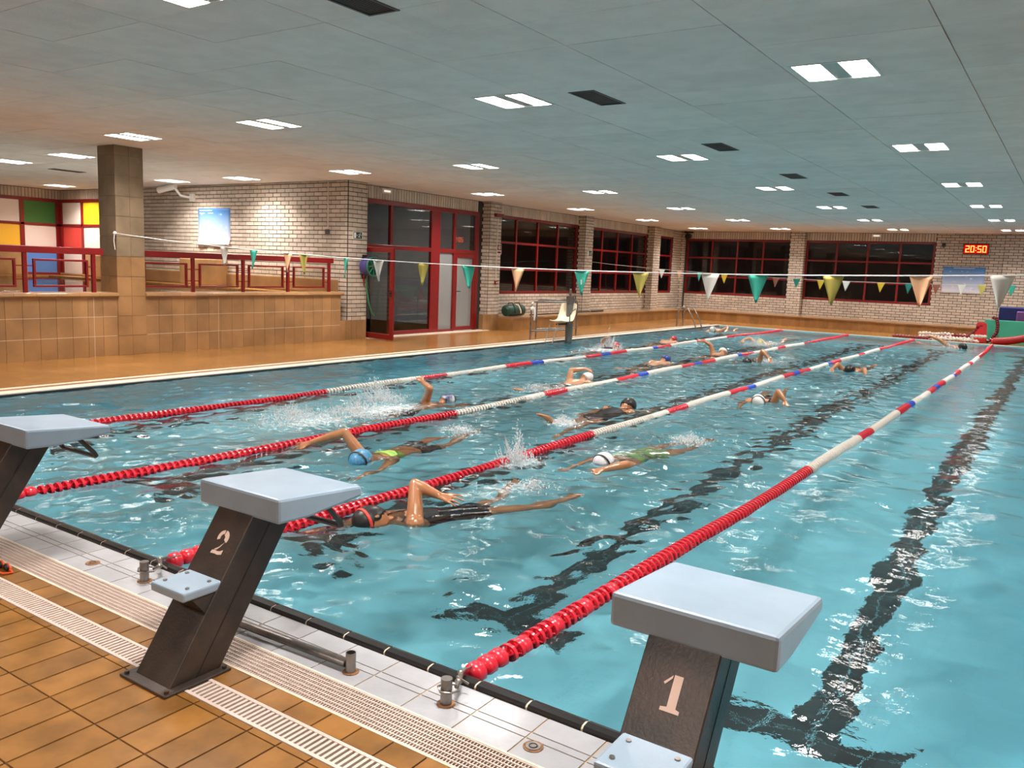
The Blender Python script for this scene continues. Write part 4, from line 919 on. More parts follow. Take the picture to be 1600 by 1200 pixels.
tr = thing('tube_rail', 'long flat steel tube rail lying behind block 2 on the edge tiles', 'rail', (0, 0, DECK)); part('tube', MB().tube([(-2.32, 2.335, .030), (-2.84, 2.315, .030), (-3.30, 2.30, .030)], [(.022, .018)] * 3, 10), 'tube', tr, True); part('end_cap', MB().tube([(-3.30, 2.30, .03), (-3.32, 2.30, .03)], .023, 10), 'steel', tr)
for lab, x, y in (('round steel floor cap with rusty rim near block 1', -1.411, 2.335), ('round brown floor cap between blocks 2 and 3', -4.236, 2.348)):
    t = thing('drain_cover', lab, 'drain cover', (x, y, DECK)); part('rusty_rim', MB().tube([(0, 0, -.01), (0, 0, .0025)], .037, 18), 'rust', t); part('disc', MB().tube([(0, 0, 0), (0, 0, .005)], .027 if x > -2 else .022, 18), 'steel' if x > -2 else 'rust', t, True); part('groove', MB().tube([(.014 * math.cos(a), .014 * math.sin(a), .0052) for a in [i * math.pi / 8 for i in range(16)]], .0022, 5, close=True), 'black', t)
og = thing('swim_goggles', 'orange swim goggles with dark lenses lying on the ochre tiles', 'goggles', (-4.49, 2.012, DECK)); M['orange'] = mat('orange_rubber', (.85, .10, .02), .4)
for dx in (-.034, .034): part('lens', MB().sphere((dx, .0, .02), (.024, .014, .018), 12, 8), 'black', og, True); part('eye_cup', MB().tube([(dx + .025 * math.cos(a), .008, .018 + .018 * math.sin(a)) for a in [i * math.pi / 6 for i in range(12)]], .006, 6, close=True), 'orange', og, True)
part('strap', MB().tube([(-.06, .0, .012), (-.11, -.03, .008), (-.08, -.06, .008), (0, -.05, .008), (.08, -.035, .008), (.10, .0, .008), (.06, .005, .012)], [(.006, .004)] * 7, 6), 'orange', og, True)

# ------------------------------------------------------------------ lane ropes
ROPES = [-1.90, -3.96, -5.84, -7.88]
BANDS = [(2.6, 7.45, 'red'), (7.45, 9.40, 'white'), (9.40, 10.0, 'red'), (10.0, 11.65, 'white'), (11.65, 12.4, 'red'), (12.4, 12.8, 'blue'), (12.8, 14.3, 'white'), (14.3, 14.9, 'red'), (14.9, 15.3, 'blue'), (15.3, 16.0, 'red'),
         (16.0, 17.35, 'white'), (17.35, 17.65, 'blue'), (17.65, 18.4, 'red'), (18.4, 20.1, 'white'), (20.1, 20.75, 'red'), (20.75, 22.4, 'white'), (22.4, 27.7, 'red')]
def band(y):
    for a, b, c in BANDS:
        if a <= y < b: return c
    return 'red'
def disc_mesh(c, detail=True):
    mb = MB(); n = 16 if detail else 10
    R, Ri = .052, .044
    if detail:
        ring = [[Vector((r * math.cos(a), y, r * math.sin(a))) for a in [2 * math.pi * j / n for j in range(n)]] for r, y in ((R, -.010), (R, .010), (Ri, .010), (Ri, -.010))]
        mb.loft(ring, cap=False, close=True)
        mb.tube([(0, -.026, 0), (0, .026, 0)], .020, 8)
        for k in range(6):
            a = k * math.pi / 3; d = Vector((math.cos(a), 0, math.sin(a))); u = Vector((-math.sin(a), 0, math.cos(a))) * .003
            v = [d * .018 + u + Vector((0, s, 0)) for s in (-.022, .022)] + [d * .046 + u + Vector((0, s, 0)) for s in (.012, -.012)]
            v += [p - u * 2 for p in v]; mb.add(v, [(0, 1, 2, 3), (7, 6, 5, 4), (0, 3, 7, 4), (1, 5, 6, 2), (0, 4, 5, 1), (3, 2, 6, 7)])
    else:
        mb.tube([(0, -.024, 0), (0, -.010, 0), (0, .010, 0), (0, .024, 0)], [.034, .051, .051, .034], n)
    return mb
DM = {(c, d): disc_mesh(c, d).mesh('float_disc', 'rope_' + c, True) for c in ('red', 'white', 'blue') for d in (True, False)}
for me in DM.values(): sharp(me, 35)
for mn, cn in (('rope_red', 0), ('rope_white', 0)): pass
ball_me = MB().tube([(0, -.040, 0), (0, -.034, 0), (0, -.018, 0), (0, .018, 0), (0, .034, 0), (0, .040, 0)], [.018, .036, .048, .048, .036, .018], 18).mesh('end_ball', 'rope_red', True)
RLAB = ['red and white lane rope nearest the open right lane', 'second red and white lane rope, between blocks 2 and 3', 'third red and white lane rope counted from the right', 'red and white lane rope nearest the left pool edge']
def rope_off(i, y):
    """the slack rope drifts a little sideways and bobs on the water"""
    t = (y - YN) / (YF - YN); e = min(1, t * 8, (1 - t) * 8)
    dx = e * [(.04 + .09 * math.sin(t * 3.1)), (-.10 * math.sin(t * 3.1) + .03), (.10 * math.sin(t * 8) * (1 - t) + .0), (.05 * math.sin(t * 14))][i]
    return dx, .012 + e * .008 * math.sin(y * 1.7 + i * 2)
for i, rx in enumerate(ROPES):
    t = thing('lane_rope', RLAB[i], 'lane rope', (rx, 0, 0), 'lane ropes in the water')
    y = YN + .055
    for k in range(3):
        dx, dz = rope_off(i, y); link('end_ball', ball_me, t, loc=(dx, y, dz + .01)); y += .078
    step = .0555; discs = []
    y += .0
    while y < YF - .12: discs.append(y); y += step
    near, far = discs[:290], discs[290:]
    for k, y in enumerate(near):
        dx, dz = rope_off(i, y); c = band(y)
        if c == 'red' and i == 0 and y < 3.9 and k % 5 == 2: link('float_disc', ball_me, t, loc=(dx, y, dz)); continue
        link('float_disc', DM[(c, k < (190 if i == 0 else 110))], t, loc=(dx, y, dz), rot=(0, random.uniform(0, 1), 0))
    for c in ('red', 'white', 'blue'):
        mb = MB()
        for y in far:
            if band(y) == c:
                dx, dz = rope_off(i, y); mb.tube([(dx, y - .024, dz), (dx, y - .010, dz), (dx, y + .010, dz), (dx, y + .024, dz)], [.034, .051, .051, .034], 8)
        if mb.v: link('float_discs_beyond', mb.mesh('fd', 'rope_' + c, True), t, kind='stuff')
    part('cable', MB().tube([(rope_off(i, YN + q * .5)[0], YN + q * .5, rope_off(i, YN + q * .5)[1]) for q in range(51)], .006, 5), 'steel', t)

# ------------------------------------------------------------------ pennant lines
PEN = {'w': mat('white_pennant', (.80, .76, .70), .6), 'g': mat('teal_pennant', (.05, .46, .34), .55), 'y': mat('mustard_pennant', (.56, .46, .10), .6), 'o': mat('peach_pennant', (.85, .47, .26), .6), 'Y': mat('gold_pennant', (.70, .47, .03), .6), 'G': mat('deep_teal_pennant', (.02, .25, .20), .55), 'r': mat('rust_pennant', (.36, .12, .07), .6)}
def sag(x, tab):
    for (a, b), (c, d) in zip(tab, tab[1:]):
        if a <= x <= c: return b + (d - b) * (x - a) / (c - a)
    return tab[-1][1]
def pennants(name, label, y, ctrl, flags, x0, ya, w=.172, h=.255):
    xs = np.array([c[0] for c in ctrl]); zs = np.array([c[1] for c in ctrl]); pf = np.polyfit(xs, zs, 3); Z = lambda x: float(np.polyval(pf, x))
    t = thing(name, label, 'pennant line', (0, y, 0), 'pennant lines across the pool')
    pts = [(x0, ya - y, ctrl[0][1] if False else Z(x0))] + [(x, 0, Z(x)) for x in np.arange(math.ceil(x0) + .3, 1.5, .4)]
    part('cord', MB().tube(pts, .0052, 5), 'white_p', t, True)
    for x, c, tw in flags:
        v = []; f = []; nx, nz = 6, 7; z0 = Z(x); dz = Z(x + .1) - Z(x - .1); ph = random.uniform(0, 6)
        for j in range(nz + 1):
            q = j / nz; hw = w / 2 * (1 - q) * tw + .004
            for i in range(nx + 1):
                u = i / nx * 2 - 1; v.append((x + hw * u + .012 * q * math.sin(ph), .012 * math.sin(u * 2.3 + ph) * (.4 + q) + .018 * q * math.cos(ph), z0 + dz * 5 * hw * u - h * q))
        for j in range(nz):
            for i in range(nx): a = j * (nx + 1) + i; f.append((a, a + 1, a + nx + 2, a + nx + 1))
        o = link('pennant', MB().add(v, f).mesh('pennant', PEN[c], True), t, label=PEN[c].name.replace('_', ' ')); s = o.modifiers.new('th', 'SOLIDIFY'); s.thickness = .0015
    return t, Z
nf = [(-10.05, 'w', 1), (-9.42, 'g', .9), (-8.72, 'o', 1), (-8.42, 'y', .95), (-7.65, 'g', .5), (-7.10, 'w', 1), (-6.40, 'y', 1), (-5.73, 'g', 1.05), (-5.06, 'o', 1), (-4.265, 'g', 1), (-3.60, 'y', 1), (-2.885, 'w', 1), (-2.435, 'g', 1.05), (-1.775, 'y', 1.02), (-1.083, 'o', 1.02), (-.505, 'w', 1.0)]
tn, Zn = pennants('pennant_line', 'nearer cord of coloured triangular pennants tied to the tiled column', 7.6, [(-12.8, 1.99), (-10.19, 1.843), (-8.8, 1.768), (-7.1, 1.722), (-5.7, 1.694), (-4.3, 1.69), (-2.9, 1.71), (-1.7, 1.735), (-.5, 1.78), (1.0, 1.86)], nf, CX1 - .02, 7.66)
part('tape_mark', MB().tube([(-4.26, -.012, 1.60), (-4.255, -.012, 1.55)], .010, 5), 'white_p', tn)
kz = Zn(CX1 - .02); part('knot', MB().sphere((CX1 + .015, .05, kz), .03, 8, 6).tube([(CX1 + .02, .04, kz), (CX1 + .03, .02, kz - .12), (CX1 + .025, .04, kz - .26)], .006, 5), 'white_p', tn, True)
ff = [(-10.05, 'w', 1), (-9.50, 'o', .8), (-8.90, 'g', .7), (-8.18, 'Y', 1), (-6.75, 'r', 1), (-6.20, 'G', 1), (-5.58, 'Y', 1), (-4.95, 'w', 1), (-4.12, 'Y', 1), (-3.48, 'G', 1), (-2.87, 'r', 1), (-2.33, 'w', .95), (-1.90, 'y', 1), (-1.3, 'g', 1)]
pennants('pennant_line', 'farther cord of small coloured triangular pennants near the far end', 22.6, [(-12.9, 1.99), (-10.1, 1.83), (-8.2, 1.745), (-6.7, 1.70), (-5.0, 1.688), (-3.5, 1.69), (-2.3, 1.71), (-1, 1.75)], ff, PX + .01, 23.3, w=.19, h=.25)

# ------------------------------------------------------------------ swimmers
VX = {}
def remesh(mb, voxel, matn, name, smooth=2, dec=None):
    me = mb.mesh(name + '_raw', None, fix=False); o = bpy.data.objects.new('tmp', me); COL.objects.link(o)
    r = o.modifiers.new('r', 'REMESH'); r.mode = 'VOXEL'; r.voxel_size = voxel; r.use_smooth_shade = True
    s = o.modifiers.new('s', 'SMOOTH'); s.factor = .5; s.iterations = smooth
    dg = bpy.context.evaluated_depsgraph_get(); dg.update()
    out = bpy.data.meshes.new_from_object(o.evaluated_get(dg)); bpy.data.objects.remove(o); bpy.data.meshes.remove(me)
    out.name = name; out.materials.clear(); out.materials.append(M[matn] if isinstance(matn, str) else matn); return out
def bez(a, b, c, n=5): return [a * (1 - t) ** 2 + b * 2 * t * (1 - t) + c * t * t for t in [i / n for i in range(n + 1)]]
def hand(mb, w, tip, nrm, k=1.0):
    """palm and five separate, unequal, slightly bent fingers; w wrist, tip = middle fingertip"""
    w, tip = Vector(w), Vector(tip); d = (tip - w).normalized(); n = Vector(nrm); n = (n - d * n.dot(d)).normalized(); s = d.cross(n)
    L = .185 * k; pl = w + d * L * .48
    mb.tube([w - d * .01, w + d * .03, w + d * .065, pl], [(.027 * k, .020 * k), (.036 * k, .017 * k), (.046 * k, .016 * k), (.045 * k, .013 * k)], 10, up=tuple(n))
    for i, (off, ln) in enumerate([(-.038, .074), (-.0125, .088), (.0125, .082), (.037, .064)]):
        a = pl + s * off * k - d * .012; sp = s * (off * 6.0); b = a + (d + sp).normalized() * ln * .55 * k + n * .004; c = b + (d + sp - n * .25).normalized() * ln * .55 * k
        mb.tube([a, b, c], [.0095 * k, .0085 * k, .0065 * k], 7); mb.sphere(c, .0068 * k, 6, 5)
    a = w + d * .035 - s * .022 * k; b = a - s * .026 * k + d * .026 * k - n * .006; c = b + d * .030 * k - s * .007 * k
    mb.tube([a, b, c], [.0125 * k, .0105 * k, .008 * k], 7); mb.sphere(c, .008 * k, 6, 5)
def swimmer(label, x, y, head, arms, cap='black', suit='trunks', suitcol=None, skin='skin', turn=0.6, kick=.12, near=False, goggles=None, k=1.0, sink=0.0, legs=None, roll=0.0, top=None):
    """x, y: head centre; head: heading in degrees from +y (0 swims away, 180 towards the camera). Local: f forward, l to the swimmer's left, z up"""
    a = math.radians(head); F = Vector((math.sin(a), math.cos(a), 0)); Lf = Vector((-F.y, F.x, 0)); O = Vector((x, y, -.05 - sink))
    def P(f, l, z): return O + F * f * k + Lf * (l * math.cos(roll) ) * k + Vector((0, 0, z * k + l * math.sin(roll)))
    t = thing('person', label, 'swimmer', (x, y, 0), 'swimmers doing front crawl'); t_inv = Vector((x, y, 0))
    def Q(*q): return P(*q) - t_inv
    up = (0, 0, 1)
    b = MB()
    # trunk as one tapering body
    b.tube([Q(-.16, 0, .0), Q(-.22, 0, -.005), Q(-.32, 0, -.02), Q(-.46, 0, -.035), Q(-.60, 0, -.05), Q(-.72, 0, -.07), Q(-.84, 0, -.09), Q(-.92, 0, -.10)],
           [(.065 * k, .06 * k), (.175 * k, .075 * k), (.185 * k, .105 * k), (.165 * k, .105 * k), (.135 * k, .09 * k), (.150 * k, .098 * k), (.165 * k, .105 * k), (.10 * k, .07 * k)], 16, up=up)
    b.tube([Q(-.20, 0, .0), Q(-.10, 0, .03), Q(-.02, 0, .045)], [.062 * k, .056 * k, .055 * k], 12)
    # head with jaw, nose, ears
    fd = (Lf * math.sin(turn) * 1.0 + Vector((0, 0, -math.cos(turn)))).normalized(); hc = Q(.0, 0, .065)
    hs = F.cross(fd)
    R = Matrix((F, fd, hs)).transposed()
    b.sphere(hc, (.122 * k, .096 * k, .078 * k), 18, 12, R.to_3x3()); b.sphere(hc + fd * .045 * k - F * .055 * k, (.062 * k, .058 * k, .055 * k), 12, 8, R.to_3x3())
    b.tube([hc + fd * .085 * k + F * .015 * k, hc + fd * .112 * k - F * .018 * k], [.008 * k, .014 * k], 8); b.tube([hc + fd * .094 * k - F * .052 * k + hs * .02, hc + fd * .094 * k - F * .052 * k - hs * .02], .008, 6)
    for s in (-1, 1): b.sphere(hc + hs * s * .078 * k - F * .005 * k + fd * .005, (.028 * k, .016 * k, .010 * k), 8, 6, R.to_3x3())
    # legs
    lg = legs or [[(-.86, .085, -.10), (-1.26, .11, -.13 - kick * .3), (-1.66, .10, -.10 + kick), (-1.84, .12, -.09 + kick * 1.3)], [(-.86, -.085, -.10), (-1.26, -.11, -.13 + kick * .3), (-1.66, -.10, -.14 - kick), (-1.84, -.12, -.16 - kick)]]
    for g in lg:
        h, kn, an, to = [Q(*q) for q in g]
        b.tube([h, (h * .5 + kn * .5), kn, kn * .65 + an * .35, an], [.085 * k, .072 * k, .052 * k, .055 * k, .034 * k], 12)
        b.tube([an - (to - an) * .25, an, an * .5 + to * .5, to], [(.03 * k, .03 * k), (.036 * k, .04 * k), (.044 * k, .026 * k), (.038 * k, .012 * k)], 10, up=up)
    # arms
    band_pts = None
    for side, g in zip((1, -1), arms):
        sh = Q(-.235, .165 * side, .012); el, wr_, tp = [(Vector(q[1:]) - t_inv) if q[0] == 'w' else Q(*q) for q in g]
        b.sphere(sh, .066 * k, 12, 8)
        b.tube([Q(-.27, .08 * side, -.01), sh, sh * .55 + el * .45, el], [.072 * k, .062 * k, .053 * k, .042 * k], 12)
        b.sphere(el, .042 * k, 10, 7)
        b.tube([el, el * .65 + wr_ * .35, wr_], [.041 * k, .042 * k, .026 * k], 12)
        hand(b, wr_, tp, (0.2, -.4, 1), k)
        if near and side == -1: band_pts = (el, wr_)
    body = remesh(b, .0068 if near else .0115, skin, 'body', 2 if near else 2)
    link('body', body, t)
    # cap: shell over the crown
    capm = {'black': 'black', 'white': 'white_p'}.get(cap, cap)
    cb = MB(); cb.sphere(hc + F * .004 * k - fd * .006 * k, (.130 * k, .103 * k, .086 * k), 24, 16, R.to_3x3())
    me = cb.mesh('cap', capm, True)
    bm = bmesh.new(); bm.from_mesh(me); ctr = hc
    dv = [v for v in bm.verts if (v.co - ctr).dot(fd) * .75 - (v.co - ctr).dot(F) * .55 > .035 * k]
    bmesh.ops.delete(bm, geom=dv, context='VERTS'); bm.to_mesh(me); bm.free()
    o = link('swim_cap', me, t); sm = o.modifiers.new('th', 'SOLIDIFY'); sm.thickness = .004
    # goggles
    gm_ = goggles or 'black'
    gp = [hc + (fd * .092 * math.cos(q) * k + hs * .088 * math.sin(q) * k) + F * (.035 + .02 * (1 - math.cos(q))) * k for q in [i * math.pi / 12 for i in range(24)]]
    g_ = MB().tube(gp, [(.010, .004)] * 24, 6, close=True)
    part('goggle_strap', g_, gm_, t, True)
    for s in (-1, 1): part('goggle_lens', MB().sphere(hc + fd * .094 * k + hs * s * .032 * k + F * .03 * k, (.014 * k, .010 * k, .022 * k), 10, 8, R.to_3x3()), 'black', t, True)
    # costume
    sc_ = suitcol or 'black'; e = .007
    s_ = MB()
    s_.tube([Q(-.70, 0, -.07), Q(-.78, 0, -.08), Q(-.86, 0, -.09), Q(-.94, 0, -.10)], [((.150 + e) * k, (.100 + e) * k), ((.160 + e) * k, (.104 + e) * k), ((.165 + e) * k, (.105 + e) * k), (.10 * k, .08 * k)], 16, up=up)
    if suit == 'trunks':
        for g in lg:
            h, kn = Q(*g[0]), Q(*g[1]); s_.tube([h, h * .6 + kn * .4], [(.085 + e) * k, (.078 + e) * k], 12)
    else:
        s_.tube([Q(-.30, 0, -.02), Q(-.34, 0, -.022), Q(-.46, 0, -.035), Q(-.60, 0, -.05), Q(-.72, 0, -.07), Q(-.8, 0, -.085)], [((.13 + e) * k, (.104 + e) * k), ((.178 + e) * k, (.105 + e) * k), ((.166 + e) * k, (.105 + e) * k), ((.137 + e) * k, (.092 + e) * k), ((.151 + e) * k, (.099 + e) * k), ((.16 + e) * k, (.102 + e) * k)], 16, up=up)
    link('swimsuit', remesh(s_, .010, sc_, 'swimsuit', 1), t)
    if top: part('swim_top', MB().tube([Q(-.29, 0, -.02), Q(-.33, 0, -.022), Q(-.44, 0, -.033), Q(-.47, 0, -.036)], [((.15 + e) * k, (.104 + e) * k), ((.180 + e) * k, (.106 + e) * k), ((.168 + e) * k, (.107 + e) * k), ((.15) * k, (.10) * k)], 18, up=up), top, t, True)
    if suit == 'one_piece':
        for s in (-1, 1): part('strap', MB().tube([Q(-.34, .09 * s, .085), Q(-.27, .105 * s, .082), Q(-.20, .10 * s, .066), Q(-.17, .10 * s, .03)], [(.012, .004)] * 4, 6, up=up), sc_, t, True)
    if near == 'band' and band_pts:
        el, wr_ = band_pts; d = (wr_ - el).normalized(); c = wr_ - d * .045; part('wristband', MB().tube([c - d * .012, c + d * .012], .035, 16), mat('dark_blue_band', (.01, .02, .07), .4), t, True)
    return t
EXT = [(.02, .22, -.06), (.27, .20, -.10), (.45, .19, -.13)]            # arm stretched forward under water
PULL = [(-.16, .26, -.24), (-.30, .18, -.42), (-.32, .14, -.60)]
DRAG = [(-.42, .24, -.08), (-.66, .24, -.10), (-.84, .24, -.11)]
RECA = [(-.26, .40, .24), (.0, .46, .16), (.17, .46, .06)]              # high elbow, hand swinging forward
RECU = [(-.36, .36, .22), (-.42, .46, .46), (-.38, .50, .64)]           # forearm up
RECB = [(-.44, .34, .20), (-.60, .44, .02), (-.74, .46, -.05)]          # elbow lifted, hand leaving the water behind
def m(g): return [(a, -b, c) for a, b, c in g]
def wpt(*ps): return [('w', *p) for p in ps]
M['cap_blue'] = mat('sky_blue_patterned_cap', (.09, .35, .62), .4, var=.5, noise_scale=60); M['cap_royal'] = mat('royal_blue_cap', (.015, .06, .30), .35); M['cap_navyw'] = mat('navy_and_white_cap', (.02, .05, .16), .35, var=.9, hue=(.75, .75, .75), noise_scale=14)
M['cap_red'] = mat('crimson_cap', (.55, .02, .05), .35); M['cap_yel'] = mat('yellow_cap', (.80, .58, .08), .4); M['cap_lil'] = mat('white_cap_lilac_stripe', (.80, .77, .76), .35, var=.35, hue=(.50, .48, .72), noise_scale=11)
M['lime_suit'] = mat('lime_and_navy_suit', (.30, .52, .12), .5, var=.9, hue=(.03, .05, .08), noise_scale=9); M['navy_suit'] = mat('dark_swim_fabric', (.007, .008, .012), .55, spec=.25, var=.4, noise_scale=30)
M['lime_top'] = mat('lime_swim_top', (.35, .60, .10), .5, var=.3, noise_scale=20); M['red_rubber'] = mat('coral_red_rubber', (.80, .06, .04), .4); M['white_suit'] = mat('red_trimmed_white_suit', (.75, .70, .66), .5)
def ztip(g, dz): return [(a, b, c + dz) for a, b, c in g]
RECS = [(-.24, .36, .15), (.0, .44, .10), (.16, .44, .03)]
LEGS_E = [[(-.86, .085, -.10), (-1.24, .11, -.15), (-1.60, .09, -.15), (-1.78, .09, -.11)], [(-.86, -.085, -.10), (-1.20, -.22, -.10), (-1.48, -.46, -.02), (-1.62, -.58, .03)]]
swimmer('person in black cap and dark swimsuit by block 2, elbow raised high, wristband', -3.67, 3.90, 180 + 19, [wpt((-3.575, 4.22, .215), (-3.38, 4.24, .170), (-3.20, 4.28, .150)), m(EXT)], 'black', 'one_piece', 'navy_suit', turn=.7, near='band', goggles='red_rubber', legs=LEGS_E, roll=.22, sink=.0)
swimmer('person in patterned sky blue cap reaching a bent arm over the second rope', -4.92, 5.10, 180 - 7, [EXT, wpt((-5.27, 5.24, .185), (-5.53, 5.08, .075), (-5.71, 4.97, .01))], 'cap_blue', 'trunks', 'navy_suit', turn=.4, near=True, kick=.10, roll=-.10, top='lime_top', sink=.01)
swimmer('person in white cap with lilac stripe, one arm stretched low, left of rope one', -3.33, 6.52, 180 + 7, [wpt((-3.07, 6.42, .045), (-3.17, 6.18, .03), (-3.26, 6.01, .01)), m(EXT)], 'cap_lil', 'one_piece', 'lime_suit', turn=.5, kick=.07, sink=.02)
swimmer('person in navy and white cap swimming away in heavy spray, arm straight up', -6.36, 8.08, 0, [wpt((-6.26, 7.62, .235), (-6.52, 7.79, .27), (-6.66, 7.88, .335)), m(EXT)], 'cap_navyw', 'trunks', 'navy_suit', turn=.3, kick=.08, roll=.15)
swimmer('person in black cap gliding away between ropes two and three, foot raised', -4.51, 9.38, 2, [DRAG, m(EXT)], 'black', 'one_piece', 'navy_suit', turn=-.2, kick=.2, sink=-.02, skin='skin')
swimmer('person in white cap with arm bent over the head, swimming away left of rope three', -6.17, 11.30, 0, [wpt((-6.36, 11.14, .16), (-6.20, 11.32, .19), (-6.10, 11.44, .13)), m(EXT)], 'white', 'trunks', 'navy_suit', turn=.9, skin='skin_pale', kick=.12, sink=-.03)
swimmer('person in royal blue cap swimming away, arms under water', -6.42, 14.85, 0, [DRAG, m(EXT)], 'cap_royal', 'trunks', 'navy_suit', turn=.5, skin='skin_pale', kick=.1, sink=-.04)
swimmer('person in white cap swimming away with one tanned arm bent high in the air', -6.34, 17.80, -4, [wpt((-6.54, 17.56, .18), (-6.68, 17.50, .27), (-6.80, 17.46, .28)), m(EXT)], 'white', 'trunks', 'navy_suit', turn=-.5, skin='skin', kick=.1, sink=-.02, roll=.2)
swimmer('person in white cap with sharply bent arm, right of rope two', -3.40, 11.08, 180 - 8, [wpt((-3.22, 11.30, .17), (-3.10, 11.24, .06), (-3.05, 11.14, -.02)), m(EXT)], 'white', 'one_piece', 'navy_suit', turn=.5, kick=.1, sink=-.02)
swimmer('person in black cap facing the camera, both arms wide, between ropes one and two', -3.38, 16.36, 180, [wpt((-3.15, 16.52, .07), (-3.09, 16.34, -.01), (-3.09, 16.18, -.05)), wpt((-3.63, 16.52, .12), (-3.68, 16.34, .05), (-3.68, 16.18, -.02))], 'black', 'trunks', 'navy_suit', turn=-1.0, kick=.1, sink=-.04)
swimmer('person with dark bent arm left of rope two, swimming towards the camera', -5.28, 16.28, 180 - 5, [wpt((-5.07, 16.48, .25), (-4.92, 16.42, .13), (-4.83, 16.34, .03)), m(EXT)], 'black', 'one_piece', 'navy_suit', turn=.5, kick=.1, sink=.0, roll=.15)
swimmer('person in yellow cap in white spray near the far end between ropes three and four', -6.50, 20.9, 180, [EXT, m(RECS)], 'cap_yel', 'trunks', 'navy_suit', turn=.4, skin='skin_pale', kick=.15, sink=-.05)
swimmer('person in crimson cap throwing spray in the leftmost lane', -8.46, 16.75, 0, [wpt((-8.64, 16.50, .15), (-8.56, 16.46, .24), (-8.46, 16.44, .27)), m(EXT)], 'cap_red', 'one_piece', 'navy_suit', turn=.4, kick=.1, sink=-.02)
swimmer('person with reddish cap low in the water in the leftmost lane, farther off', -8.30, 19.6, 0, [DRAG, m(EXT)], 'cap_red', 'trunks', 'navy_suit', turn=.7, skin='skin_pale', kick=.08, sink=-.04)
swimmer('person with pale shoulders in the far left corner lane by the ladder', -8.95, 24.1, 180, [RECS, m(EXT)], 'white', 'one_piece', 'white_suit', turn=.6, skin='skin_pale', kick=.1, sink=-.08)
swimmer('person reaching for the far wall beside the stored ropes', -2.42, 25.35, 180 - 50, [EXT, [(-.42, -.42, .22), (-.66, -.50, .30), (-.82, -.52, .32)]], 'black', 'trunks', 'navy_suit', turn=.6, kick=.1, sink=-.04)

# ------------------------------------------------------------------ water surface and spray
FOAM = [  # x, y, radius x, radius y, strength
    (-3.45, 5.1, .35, .55, .75), (-3.9, 5.95, .32, .40, .95), (-3.72, 4.35, .30, .35, .3), (-3.45, 6.9, .38, .55, .7), (-3.05, 7.9, .35, .5, .6), (-5.0, 5.9, .35, .5, .55), (-4.9, 5.3, .3, .3, .5), (-5.15, 6.7, .4, .45, .7),
    (-6.45, 7.1, .45, 1.0, 1.0), (-6.5, 6.0, .55, .9, .9), (-6.9, 7.6, .35, .5, .8), (-6.4, 8.1, .25, .25, .5), (-6.9, 5.2, .5, .7, .55), (-4.55, 7.9, .25, .35, .95), (-4.5, 8.9, .25, .5, .35), (-6.1, 10.1, .5, 1.2, .7), (-6.2, 9.0, .5, .8, .55),
    (-3.4, 11.5, .5, .8, .5), (-2.9, 12.6, .7, .7, .55), (-3.3, 16.8, .5, .9, .55), (-6.4, 13.6, .5, 1.3, .5), (-6.4, 16.8, .5, 1.0, .5), (-5.2, 17.3, .5, 1.2, .55), (-6.5, 21.5, .6, 1.2, .9), (-8.4, 16.0, .6, 1.2, .9), (-8.4, 15.0, .5, 1.0, .6), (-8.3, 18.8, .5, 1.2, .55),
    (-8.9, 24.3, .5, 1.2, .7), (-2.5, 25.4, .3, .5, .6), (-2.6, 9.8, .5, .8, .35), (-2.9, 8.5, .5, .9, .40), (-7.4, 8.3, .5, 1.6, .4), (-9.0, 13.0, .7, 2.5, .35), (-5.6, 9.0, .5, 2.5, .32), (-4.6, 12.5, .6, 3.0, .28), (-7.2, 13.0, .6, 4.0, .35), (-9.2, 19.0, .6, 4.0, .35)]
